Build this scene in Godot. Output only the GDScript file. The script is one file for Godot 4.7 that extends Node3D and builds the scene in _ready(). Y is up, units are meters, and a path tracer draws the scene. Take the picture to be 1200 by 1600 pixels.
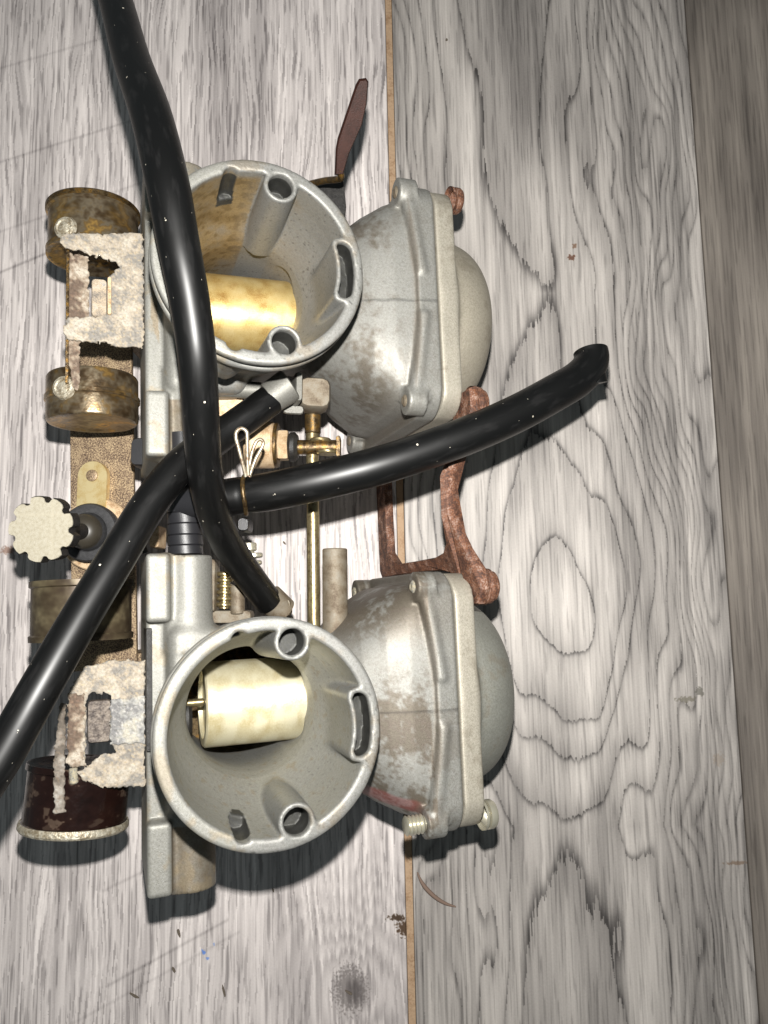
extends Node3D
# Twin motorcycle carburetors lying on grey laminate, lit by a phone flash.
# Lengths below are millimetres; everything is written out in metres.
const MM := 0.001

# ------------------------------------------------------------------ mesh soup
class Soup:
	var v := PackedVector3Array()
	var uv := PackedVector2Array()
	func tri(a: Vector3, b: Vector3, c: Vector3, ua := Vector2.ZERO, ub := Vector2.ZERO, uc := Vector2.ZERO) -> void:
		v.append(a); v.append(b); v.append(c)
		uv.append(ua); uv.append(ub); uv.append(uc)
	func quad(a: Vector3, b: Vector3, c: Vector3, d: Vector3, ua := Vector2.ZERO, ub := Vector2.ZERO, uc := Vector2.ZERO, ud := Vector2.ZERO) -> void:
		tri(a, b, c, ua, ub, uc)
		tri(a, c, d, ua, uc, ud)

var tex := {}
var M := {}
var noise3 := FastNoiseLite.new()
var noise3b := FastNoiseLite.new()

func commit(called: String, s: Soup, m: Material, parent: Node, sharp := 38.0, tint = null) -> MeshInstance3D:
	var n := s.v.size()
	var fn := PackedVector3Array(); fn.resize(n / 3)
	var at := {}
	for f in n / 3:
		var a := s.v[f * 3]
		fn[f] = (s.v[f * 3 + 2] - a).cross(s.v[f * 3 + 1] - a)
		for k in 3:
			var p := s.v[f * 3 + k] * 250.0
			var key := Vector3i(roundi(p.x), roundi(p.y), roundi(p.z))
			if at.has(key): at[key].append(f)
			else: at[key] = [f]
	var lim := cos(deg_to_rad(sharp))
	var nn := PackedVector3Array(); nn.resize(n)
	var vv := PackedVector3Array(); vv.resize(n)
	for i in n:
		var p := s.v[i] * 250.0
		var me := fn[i / 3].normalized()
		var sum := Vector3.ZERO
		for f in at[Vector3i(roundi(p.x), roundi(p.y), roundi(p.z))]:
			if fn[f].normalized().dot(me) > lim: sum += fn[f]
		nn[i] = sum.normalized() if sum.length_squared() > 1e-12 else Vector3.UP
		vv[i] = s.v[i] * MM
	var arr := []
	arr.resize(Mesh.ARRAY_MAX)
	arr[Mesh.ARRAY_VERTEX] = vv
	arr[Mesh.ARRAY_NORMAL] = nn
	arr[Mesh.ARRAY_TEX_UV] = s.uv
	if tint != null:
		var cc := PackedColorArray(); cc.resize(n)
		for i in n: cc[i] = tint.call(s.v[i])
		arr[Mesh.ARRAY_COLOR] = cc
	var am := ArrayMesh.new()
	am.add_surface_from_arrays(Mesh.PRIMITIVE_TRIANGLES, arr)
	var o := MeshInstance3D.new()
	o.name = called
	o.mesh = am
	o.material_override = m
	parent.add_child(o, true)
	return o

# frame whose y axis is d
func along(d: Vector3, hint := Vector3(0.31, 0.2, 0.93)) -> Basis:
	var y := d.normalized()
	var x := y.cross(hint).normalized()
	return Basis(x, y, x.cross(y))

# profile: (radius, height along y) from bottom to top
func lathe(s: Soup, at: Vector3, b: Basis, prof: Array, segs := 32, lobes := 0, depth := 0.0) -> void:
	for i in segs:
		var a0 := TAU * i / segs
		var a1 := TAU * (i + 1) / segs
		var d0 := b.x * cos(a0) + b.z * sin(a0)
		var d1 := b.x * cos(a1) + b.z * sin(a1)
		for j in prof.size() - 1:
			var p: Vector2 = prof[j]
			var q: Vector2 = prof[j + 1]
			var A := at + b.y * p.y + d0 * p.x
			var B := at + b.y * q.y + d0 * q.x
			var C := at + b.y * q.y + d1 * q.x
			var D := at + b.y * p.y + d1 * p.x
			var u0 := Vector2(float(i) / segs, p.y * 0.02)
			if p.x < 1e-4: s.tri(A, C, B)
			elif q.x < 1e-4: s.tri(A, D, B)
			else: s.quad(A, D, C, B, u0, u0, u0, u0)

func rod(s: Soup, a: Vector3, b: Vector3, r: float, ch := 0.3, segs := 24) -> void:
	var L := a.distance_to(b)
	lathe(s, a, along(b - a), [Vector2(0, 0), Vector2(r - ch, 0), Vector2(r, ch), Vector2(r, L - ch), Vector2(r - ch, L), Vector2(0, L)], segs)

func hexnut(s: Soup, a: Vector3, b: Vector3, r: float, turn := 0.0) -> void:
	var f := along(b - a)
	f = f.rotated(f.y, turn)
	var L := a.distance_to(b)
	var poly := PackedVector2Array()
	for i in 6: poly.append(Vector2(cos(TAU * i / 6), sin(TAU * i / 6)) * r)
	prism(s, poly, a, f.x, f.z, f.y, L, 0.35)

# extruded outline with bevelled edges: from o, along n by depth
func prism(s: Soup, poly: PackedVector2Array, o: Vector3, ax: Vector3, ay: Vector3, n: Vector3, depth: float, bevel := 0.4) -> void:
	var pts := poly.duplicate()
	if Geometry2D.is_polygon_clockwise(pts): pts.reverse()
	var k := pts.size()
	var ins := PackedVector2Array()
	for i in k:
		var d0 := (pts[i] - pts[(i + k - 1) % k]).normalized()
		var d1 := (pts[(i + 1) % k] - pts[i]).normalized()
		var n0 := Vector2(-d0.y, d0.x)
		var n1 := Vector2(-d1.y, d1.x)
		var m := n0 + n1
		var l := m.length_squared()
		ins.append(pts[i] + (m * 2.0 / maxf(l, 0.8)) * bevel * 0.5 * 1.0)
	var flip := ax.cross(ay).dot(n) < 0.0
	var at := func(p: Vector2, h: float) -> Vector3: return o + ax * p.x + ay * p.y + n * h
	var rings := [[ins, 0.0], [pts, bevel], [pts, depth - bevel], [ins, depth]]
	for r in 3:
		for i in k:
			var j := (i + 1) % k
			var A: Vector3 = at.call(rings[r][0][i], rings[r][1])
			var B: Vector3 = at.call(rings[r][0][j], rings[r][1])
			var C: Vector3 = at.call(rings[r + 1][0][j], rings[r + 1][1])
			var D: Vector3 = at.call(rings[r + 1][0][i], rings[r + 1][1])
			if flip: s.quad(A, B, C, D)
			else: s.quad(A, D, C, B)
	var t := Geometry2D.triangulate_polygon(ins)
	if t.is_empty(): t = Geometry2D.triangulate_polygon(pts)
	for i in t.size() / 3:
		var a := ins[t[i * 3]]
		var b := ins[t[i * 3 + 1]]
		var c := ins[t[i * 3 + 2]]
		var cw := (b - a).cross(c - a) > 0.0
		for h in [0.0, depth]:
			var A: Vector3 = at.call(a, h)
			var B: Vector3 = at.call(b, h)
			var C: Vector3 = at.call(c, h)
			var up: bool = (h > 0.0) != flip
			if cw == up: s.tri(A, C, B, a, c, b)
			else: s.tri(A, B, C, a, b, c)

func box(s: Soup, c: Vector3, size: Vector3, bevel := 0.5, b := Basis()) -> void:
	var h := size * 0.5
	var r := minf(bevel * 2.0, minf(h.x, h.z) * 0.9)
	var poly := PackedVector2Array([Vector2(-h.x + r, -h.z), Vector2(h.x - r, -h.z), Vector2(h.x - r * 0.3, -h.z + r * 0.3), Vector2(h.x, -h.z + r), Vector2(h.x, h.z - r), Vector2(h.x - r * 0.3, h.z - r * 0.3), Vector2(h.x - r, h.z), Vector2(-h.x + r, h.z), Vector2(-h.x + r * 0.3, h.z - r * 0.3), Vector2(-h.x, h.z - r), Vector2(-h.x, -h.z + r), Vector2(-h.x + r * 0.3, -h.z + r * 0.3)])
	prism(s, poly, c - b.y * h.y, b.x, b.z, b.y, size.y, bevel)

func smooth_path(pts: Array, step: int) -> Array:      # Catmull-Rom through Vector4(x, y, z, r)
	var out := []
	for i in pts.size() - 1:
		var p0: Vector4 = pts[maxi(i - 1, 0)]
		var p1: Vector4 = pts[i]
		var p2: Vector4 = pts[i + 1]
		var p3: Vector4 = pts[mini(i + 2, pts.size() - 1)]
		for k in step:
			var t := float(k) / step
			out.append(0.5 * (2.0 * p1 + (p2 - p0) * t + (2.0 * p0 - 5.0 * p1 + 4.0 * p2 - p3) * t * t + (3.0 * p1 - p0 - 3.0 * p2 + p3) * t * t * t))
	out.append(pts[-1])
	return out

# pipe with wall: open ends show the bore when bore > 0
func tube(s: Soup, pts: Array, segs := 36, step := 8, bore := 0.0, cut := Vector3.ZERO) -> void:
	var path := smooth_path(pts, step)
	var rings := []
	var up := Vector3(0.1, 1, 0.13).normalized()
	var dist := 0.0
	for i in path.size():
		var c := Vector3(path[i].x, path[i].y, path[i].z)
		var a: Vector4 = path[maxi(i - 1, 0)]
		var b: Vector4 = path[mini(i + 1, path.size() - 1)]
		var d := Vector3(b.x - a.x, b.y - a.y, b.z - a.z).normalized()
		if i > 0: dist += Vector3(path[i].x - path[i - 1].x, path[i].y - path[i - 1].y, path[i].z - path[i - 1].z).length()
		up = (up - d * up.dot(d)).normalized()
		rings.append([c, up, d.cross(up), path[i].w, dist, d])
	var skew := func(R: Array, p: Vector3, on: bool) -> Vector3:
		if not on or cut == Vector3.ZERO: return p
		return p - R[5] * ((p - R[0]).dot(cut) / R[5].dot(cut))
	var last := rings.size() - 1
	for i in rings.size() - 1:
		var A: Array = rings[i]
		var B: Array = rings[i + 1]
		for k in segs:
			var a0 := TAU * k / segs
			var a1 := TAU * (k + 1) / segs
			var p: Vector3 = A[0] + (A[1] * cos(a0) + A[2] * sin(a0)) * A[3]
			var q: Vector3 = A[0] + (A[1] * cos(a1) + A[2] * sin(a1)) * A[3]
			var r: Vector3 = B[0] + (B[1] * cos(a1) + B[2] * sin(a1)) * B[3]
			var t: Vector3 = B[0] + (B[1] * cos(a0) + B[2] * sin(a0)) * B[3]
			r = skew.call(B, r, i + 1 == last)
			t = skew.call(B, t, i + 1 == last)
			var u0 := float(k) / segs
			var u1 := float(k + 1) / segs
			s.quad(p, t, r, q, Vector2(u0, A[4] / 120.0), Vector2(u0, B[4] / 120.0), Vector2(u1, B[4] / 120.0), Vector2(u1, A[4] / 120.0))
	for e in [0, last]:
		var R: Array = rings[e]
		var out: Vector3 = -R[5] if e == 0 else R[5]
		for k in segs:
			var q := []
			for a in [TAU * k / segs, TAU * (k + 1) / segs]:
				var dir: Vector3 = R[1] * cos(a) + R[2] * sin(a)
				for rr in [R[3], bore]: q.append(skew.call(R, R[0] + dir * rr, e == last))
				q.append(q[-1] - out * 11.0)
			if e == 0: q = [q[3], q[4], q[5], q[0], q[1], q[2]]
			if bore <= 0.0:
				s.tri(q[0], q[1], q[3])
				continue
			s.quad(q[0], q[1], q[4], q[3])
			s.quad(q[1], q[2], q[5], q[4])
			s.tri(q[2], R[0] - out * 11.0, q[5])

func wire(s: Soup, pts: Array, r: float, step := 6) -> void:
	var p := []
	for q in pts: p.append(Vector4(q.x, q.y, q.z, r))
	tube(s, p, 10, step)

# ------------------------------------------------------------------ distance fields
func smin(a: float, b: float, k: float) -> float:
	var h := maxf(k - absf(a - b), 0.0) / k
	return minf(a, b) - h * h * k * 0.25

func rbox(x: float, y: float, z: float, hx: float, hy: float, hz: float, r: float) -> float:
	var ax := absf(x) - hx + r
	var ay := absf(y) - hy + r
	var az := absf(z) - hz + r
	return sqrt(maxf(ax, 0.0) ** 2 + maxf(ay, 0.0) ** 2 + maxf(az, 0.0) ** 2) + minf(maxf(ax, maxf(ay, az)), 0.0) - r

func table(knots: Array, at: float) -> float:
	for i in knots.size() - 1:
		if at <= knots[i + 1].x:
			var t: float = clampf((at - knots[i].x) / (knots[i + 1].x - knots[i].x), 0.0, 1.0)
			return lerpf(knots[i].y, knots[i + 1].y, t)
	return knots[-1].y

var horn_out := PackedFloat32Array()   # radius by depth, quarter millimetres
var horn_in := PackedFloat32Array()
var bell := PackedFloat32Array()

func fill_tables() -> void:
	var ko := [Vector2(0, 27.1), Vector2(0.5, 27.5), Vector2(2.2, 27.5), Vector2(2.7, 26.4), Vector2(4.0, 26.3), Vector2(4.6, 27.7), Vector2(6.0, 27.7), Vector2(6.8, 26.0), Vector2(12, 25.2), Vector2(17, 24.4), Vector2(22, 23.2), Vector2(28, 21.6), Vector2(35, 20.5), Vector2(80, 20.2), Vector2(100, 20.2)]
	var ki := [Vector2(0, 24.6), Vector2(0.5, 24.2), Vector2(3, 24.0), Vector2(9, 23.5), Vector2(14, 22.7), Vector2(18, 21.7), Vector2(22, 20.3), Vector2(26, 18.7), Vector2(29, 17.7), Vector2(33, 17.1), Vector2(36, 17.0), Vector2(100, 17.0)]
	for i in 400:
		horn_out.append(table(ko, i * 0.25))
		horn_in.append(table(ki, i * 0.25))
	var kb := [Vector2(8, 15), Vector2(18, 17.0), Vector2(24, 20.0), Vector2(30, 24.0), Vector2(36, 27.2), Vector2(42, 29.3), Vector2(49, 30.4), Vector2(60, 30.4)]
	for i in 260: bell.append(table(kb, i * 0.25))

func body_field(x: float, y: float, z: float) -> float:
	var dep := clampf(-y, 0.0, 95.0)
	var i4 := mini(int(dep * 4.0), 396)
	var fr := dep * 4.0 - i4
	var zc := z + 2.5 * minf(dep / 38.0, 1.0)
	var q := sqrt(x * x + z * z)
	var ro := lerpf(horn_out[i4], horn_out[i4 + 1], fr)
	var ri := lerpf(horn_in[i4], horn_in[i4 + 1], fr)
	var d := maxf((q - ro) * 0.95, -89.0 - y)
	if y < -18.0 or x > 20.0 or x < -14.0:
		# chunk toward the float chamber
		d = smin(d, rbox(x + 10.0, y + 52.0, z, 11.5, 17.5, 25.0, 3.0), 4.0)
		if x < 2.0:
			d = smin(d, rbox(x + 24.1, y + 58.0, z + 0.5, 3.0, 19.0, 45.0, 0.9), 1.2)
			d = smin(d, rbox(x + 24.1, y + 52.0, absf(z + 0.5) - 36.0, 3.2, 18.0, 9.5, 1.1), 0.5)
			d = smin(d, rbox(x + 19.2, y + 54.0, z, 2.5, 16.5, 29.0, 1.0), 0.6)
			var az := absf(z)
			var bq := sqrt((x + 15.2) ** 2 + (y + 42.0) ** 2)
			d = smin(d, maxf(bq - 6.7, maxf(az - 45.5, 20.0 - az)), 3.0)
		# diaphragm bell
		if x > 6.0:
			var yy := y + 44.0
			var zz := z + 1.8
			var sq := clampf((x - 20.0) / 24.0, 0.0, 1.0)
			var ex0 := 2.0 + 3.2 * sq
			var rb := pow(pow(absf(yy), ex0) + pow(absf(zz * (1.0 - 0.10 * sq)), ex0), 1.0 / ex0)
			var j4 := clampi(int(x * 4.0), 0, 257)
			var Rb := lerpf(bell[j4], bell[j4 + 1], x * 4.0 - j4)
			d = smin(d, maxf((rb - Rb) * 0.87, maxf(10.0 - x, x - 49.5)), 5.0)
			if x > 38.0:
				d = smin(d, rbox(x - 51.8, 0.0, 0.0, 3.2, 10.0, 10.0, 0.7) if false else flange_field(x - 51.8, yy, zz, 3.2), 0.9)
				var ay := absf(yy) - 27.8
				var az2 := absf(zz) - 32.2
				d = smin(d, maxf(sqrt(ay * ay + az2 * az2) - 4.2, maxf(44.2 - x, x - 50.0)), 1.2)
				# ribs from the screw bosses toward the middle
				var t := clampf((32.2 - absf(zz)) / 25.0, 0.0, 1.0)
				var ex := x - (46.8 + 3.6 * t)
				var ey := absf(yy) - (29.6 + 0.6 * t)
				var ez := maxf(absf(zz) - 32.2, 0.0) + maxf(7.0 - absf(zz), 0.0)
				d = smin(d, sqrt(ex * ex + ey * ey + ez * ez) - 1.9, 1.0)
				var ex2 := x - (46.8 + 3.6 * t)
				d = smin(d, maxf(rbox(ex2 - 1.5, absf(yy) - 26.5, 0.0, 3.0, 4.0, 50.0, 0.8), maxf(absf(zz) - 32.7, 8.0 - absf(zz))), 1.0)
	# bore and horn
	var hz := absf(z) - 22.2
	var h0 := sqrt((x + 7.2) ** 2 + hz * hz)
	if y < -2.0 and y > -30.0: d = smin(d, maxf(h0 - 3.9, maxf(-20.0 - y, y + 4.0)), 1.5)
	var qi := sqrt(x * x + zc * zc)
	d = maxf(d, (ri - qi) * 0.95)
	if y < -28.0 and y > -66.0 and absf(x) < 20.0: d = maxf(d, -rbox(x - 2.0, y + 47.5, z + 2.6, 14.4, 16.0, 12.7, 4.5))
	# pilot bosses and vent slot inside the horn
	if y > -46.0:
		var bz := absf(z) - 21.2
		var b0 := sqrt((x - 5.5) ** 2 + bz * bz)
		var taper := 4.5 + clampf(-y, 0.0, 40.0) * 0.02
		var boss := maxf(b0 - taper, maxf(q - ro + 0.3, -32.0 - y))
		d = smin(d, boss, 1.0)
		var sz := maxf(absf(z) - 5.9, 0.0)
		var sr := sqrt((q - 23.2) ** 2 + sz * sz) if x > 0.0 else 99.0
		d = smin(d, maxf(sr - 3.1, maxf(q - ro + 0.3, -34.0 - y)), 1.2)
		d = maxf(d, y)
		d = maxf(d, -maxf(b0 - 3.25, -9.0 - y))
		d = maxf(d, -maxf(sr - 1.85, -7.0 - y))
		d = maxf(d, -maxf(h0 - 2.2, -13.0 - y))
	return d

func flange_field(x: float, y: float, z: float, hx: float) -> float:
	# rounded square plate across x
	var ay := absf(y) - 31.3 + 9.0
	var az := absf(z) - 36.5 + 9.0
	var d2 := sqrt(maxf(ay, 0.0) ** 2 + maxf(az, 0.0) ** 2) + minf(maxf(ay, az), 0.0) - 9.0
	var ax := absf(x) - hx
	var r := 0.6
	return sqrt(maxf(d2 + r, 0.0) ** 2 + maxf(ax + r, 0.0) ** 2) + minf(maxf(d2 + r, ax + r), 0.0) - r

func cover_field(x: float, y: float, z: float) -> float:
	var yy := y + 44.0
	var zz := z + 1.8
	var d := flange_field(x - 58.6, yy * 1.015, zz * 1.015, 3.1)
	var rb := sqrt(yy * yy + zz * zz)
	# dome: flattened round bowl
	var u := (x - 60.0) / 21.0
	var dome := (pow((rb / 29.6) ** 3.0 + maxf(u, 0.0) ** 3.0, 1.0 / 3.0) - 1.0) * 20.0
	d = smin(d, maxf(dome, 58.0 - x), 2.0)
	# hollow
	return d

# surface nets over a field, started from blocks near the surface and spread along it
func nets(field: Callable, lo: Vector3, hi: Vector3, cell: float) -> Array:
	var nx := int((hi.x - lo.x) / cell) + 2
	var ny := int((hi.y - lo.y) / cell) + 2
	var nz := int((hi.z - lo.z) / cell) + 2
	var sx := 1
	var sy := nx
	var sz := nx * ny
	var val := PackedFloat32Array()
	val.resize(nx * ny * nz)
	val.fill(1e9)
	var vid := PackedInt32Array()
	vid.resize(nx * ny * nz)
	vid.fill(-2)
	var stack := PackedInt32Array()
	var B := 6
	for bz in range(B / 2, nz - 1, B):
		for by in range(B / 2, ny - 1, B):
			for bx in range(B / 2, nx - 1, B):
				var p := lo + Vector3(bx, by, bz) * cell
				var d: float = field.call(p.x, p.y, p.z)
				if absf(d) > B * cell * 1.1: continue
				for it in 4:
					var e := 0.2
					var g := Vector3(field.call(p.x + e, p.y, p.z) - d, field.call(p.x, p.y + e, p.z) - d, field.call(p.x, p.y, p.z + e) - d) / e
					if g.length_squared() < 0.01: break
					p -= g.normalized() * d
					d = field.call(p.x, p.y, p.z)
					if absf(d) < cell * 0.3: break
				var ix := int((p.x - lo.x) / cell)
				var iy := int((p.y - lo.y) / cell)
				var iz := int((p.z - lo.z) / cell)
				if ix < 0 or iy < 0 or iz < 0 or ix >= nx - 1 or iy >= ny - 1 or iz >= nz - 1: continue
				stack.append(ix + iy * sy + iz * sz)
	var offs := PackedInt32Array([0, sx, sy, sx + sy, sz, sx + sz, sy + sz, sx + sy + sz])
	var verts := PackedVector3Array()
	var cells := PackedInt32Array()
	var edges := PackedInt32Array([0, 1, 2, 3, 4, 5, 6, 7, 0, 2, 1, 3, 4, 6, 5, 7, 0, 4, 1, 5, 2, 6, 3, 7])
	var c := PackedFloat32Array()
	c.resize(8)
	while stack.size():
		var id := stack[-1]
		stack.resize(stack.size() - 1)
		if vid[id] != -2: continue
		var iz := id / sz
		var iy := (id - iz * sz) / sy
		var ix := id - iz * sz - iy * sy
		if ix < 1 or iy < 1 or iz < 1 or ix >= nx - 2 or iy >= ny - 2 or iz >= nz - 2:
			vid[id] = -1
			continue
		var neg := 0
		for k in 8:
			var j := id + offs[k]
			var w := val[j]
			if w > 1e8:
				w = field.call(lo.x + (ix + (k & 1)) * cell, lo.y + (iy + ((k >> 1) & 1)) * cell, lo.z + (iz + (k >> 2)) * cell)
				val[j] = w
			c[k] = w
			if w < 0.0: neg += 1
		if neg == 0 or neg == 8:
			vid[id] = -1
			continue
		var sum := Vector3.ZERO
		var cnt := 0
		for e in 12:
			var a := edges[e * 2]
			var b := edges[e * 2 + 1]
			var va := c[a]
			var vb := c[b]
			if (va < 0.0) == (vb < 0.0): continue
			var t := va / (va - vb)
			sum += Vector3(a & 1, (a >> 1) & 1, a >> 2).lerp(Vector3(b & 1, (b >> 1) & 1, b >> 2), t)
			cnt += 1
		vid[id] = verts.size()
		cells.append(id)
		verts.append(lo + (Vector3(ix, iy, iz) + sum / cnt) * cell)
		stack.append(id + sx); stack.append(id - sx)
		stack.append(id + sy); stack.append(id - sy)
		stack.append(id + sz); stack.append(id - sz)
		stack.append(id + sx + sy); stack.append(id - sx - sy)
		stack.append(id + sz + sy); stack.append(id - sz - sy)
	var idx := PackedInt32Array()
	for id in cells:
		var v0 := val[id] < 0.0
		for ax in 3:
			var da := sx if ax == 0 else (sy if ax == 1 else sz)
			if val[id + da] > 1e8 or (val[id + da] < 0.0) == v0: continue
			var u := sy if ax == 0 else (sz if ax == 1 else sx)
			var w := sz if ax == 0 else (sx if ax == 1 else sy)
			var a := vid[id]
			var b := vid[id - u]
			var cc := vid[id - u - w]
			var d := vid[id - w]
			if a < 0 or b < 0 or cc < 0 or d < 0: continue
			if v0: idx.append_array([a, cc, b, a, d, cc])
			else: idx.append_array([a, b, cc, a, cc, d])
	var nor := PackedVector3Array()
	nor.resize(verts.size())
	for i in range(0, idx.size(), 3):
		var a := verts[idx[i]]
		var n := (verts[idx[i + 2]] - a).cross(verts[idx[i + 1]] - a)
		nor[idx[i]] += n; nor[idx[i + 1]] += n; nor[idx[i + 2]] += n
	for i in nor.size(): nor[i] = nor[i].normalized()
	return [verts, nor, idx]

func net_mesh(called: String, net: Array, m: Material, parent: Node, tint = null) -> MeshInstance3D:
	var vv := PackedVector3Array(net[0])
	for i in vv.size(): vv[i] *= MM
	var arr := []
	arr.resize(Mesh.ARRAY_MAX)
	arr[Mesh.ARRAY_VERTEX] = vv
	arr[Mesh.ARRAY_NORMAL] = net[1]
	arr[Mesh.ARRAY_INDEX] = net[2]
	if tint != null:
		var cc := PackedColorArray()
		cc.resize(vv.size())
		for i in cc.size(): cc[i] = tint.call(net[0][i], net[1][i])
		arr[Mesh.ARRAY_COLOR] = cc
	var am := ArrayMesh.new()
	am.add_surface_from_arrays(Mesh.PRIMITIVE_TRIANGLES, arr)
	var o := MeshInstance3D.new()
	o.name = called
	o.mesh = am
	o.material_override = m
	parent.add_child(o, true)
	return o

# ------------------------------------------------------------------ textures
func noise_bytes(w: int, h: int, seed_: int, freq: float, oct := 3, seamless := false) -> PackedByteArray:
	var f := FastNoiseLite.new()
	f.seed = seed_
	f.frequency = freq
	f.noise_type = FastNoiseLite.TYPE_SIMPLEX_SMOOTH
	f.fractal_type = FastNoiseLite.FRACTAL_FBM
	f.fractal_octaves = oct
	var im := f.get_seamless_image(w, h) if seamless else f.get_image(w, h)
	im.convert(Image.FORMAT_L8)
	return im.get_data()

func streaks(w: int, h: int, seed_: int, freq: float, stretch: int, oct := 3) -> PackedByteArray:
	var f := FastNoiseLite.new()
	f.seed = seed_
	f.frequency = freq
	f.noise_type = FastNoiseLite.TYPE_SIMPLEX_SMOOTH
	f.fractal_type = FastNoiseLite.FRACTAL_FBM
	f.fractal_octaves = oct
	var im := f.get_image(w, maxi(h / stretch, 8))
	im.convert(Image.FORMAT_L8)
	im.resize(w, h, Image.INTERPOLATE_CUBIC)
	return im.get_data()

# colour from two layers of seamless noise through a ramp of [position, colour]
func mottle(n: int, seed_: int, f1: float, f2: float, w2: float, ramp: Array) -> ImageTexture:
	var a := noise_bytes(n, n, seed_, f1, 4, true)
	var b := noise_bytes(n, n, seed_ + 7, f2, 2, true)
	var g := Gradient.new()
	g.offsets = PackedFloat32Array(ramp.map(func(r): return r[0]))
	g.colors = PackedColorArray(ramp.map(func(r): return r[1]))
	var lut := []
	for i in 256: lut.append(g.sample(i / 255.0))
	var out := PackedByteArray()
	out.resize(n * n * 3)
	for i in n * n:
		var c: Color = lut[clampi(int(a[i] * (1.0 - w2) + b[i] * w2), 0, 255)]
		out[i * 3] = c.r8
		out[i * 3 + 1] = c.g8
		out[i * 3 + 2] = c.b8
	return ImageTexture.create_from_image(Image.create_from_data(n, n, false, Image.FORMAT_RGB8, out))

func grey(n: int, seed_: int, freq: float, oct: int) -> ImageTexture:
	return ImageTexture.create_from_image(Image.create_from_data(n, n, false, Image.FORMAT_L8, noise_bytes(n, n, seed_, freq, oct, true)))

func smooth01(a: float, b: float, x: float) -> float:
	var t := clampf((x - a) / (b - a), 0.0, 1.0)
	return t * t * (3.0 - 2.0 * t)

const PX := 0.3      # millimetres of floor per texel
const V0 := -262.0   # where the plank textures begin along the boards

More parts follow.
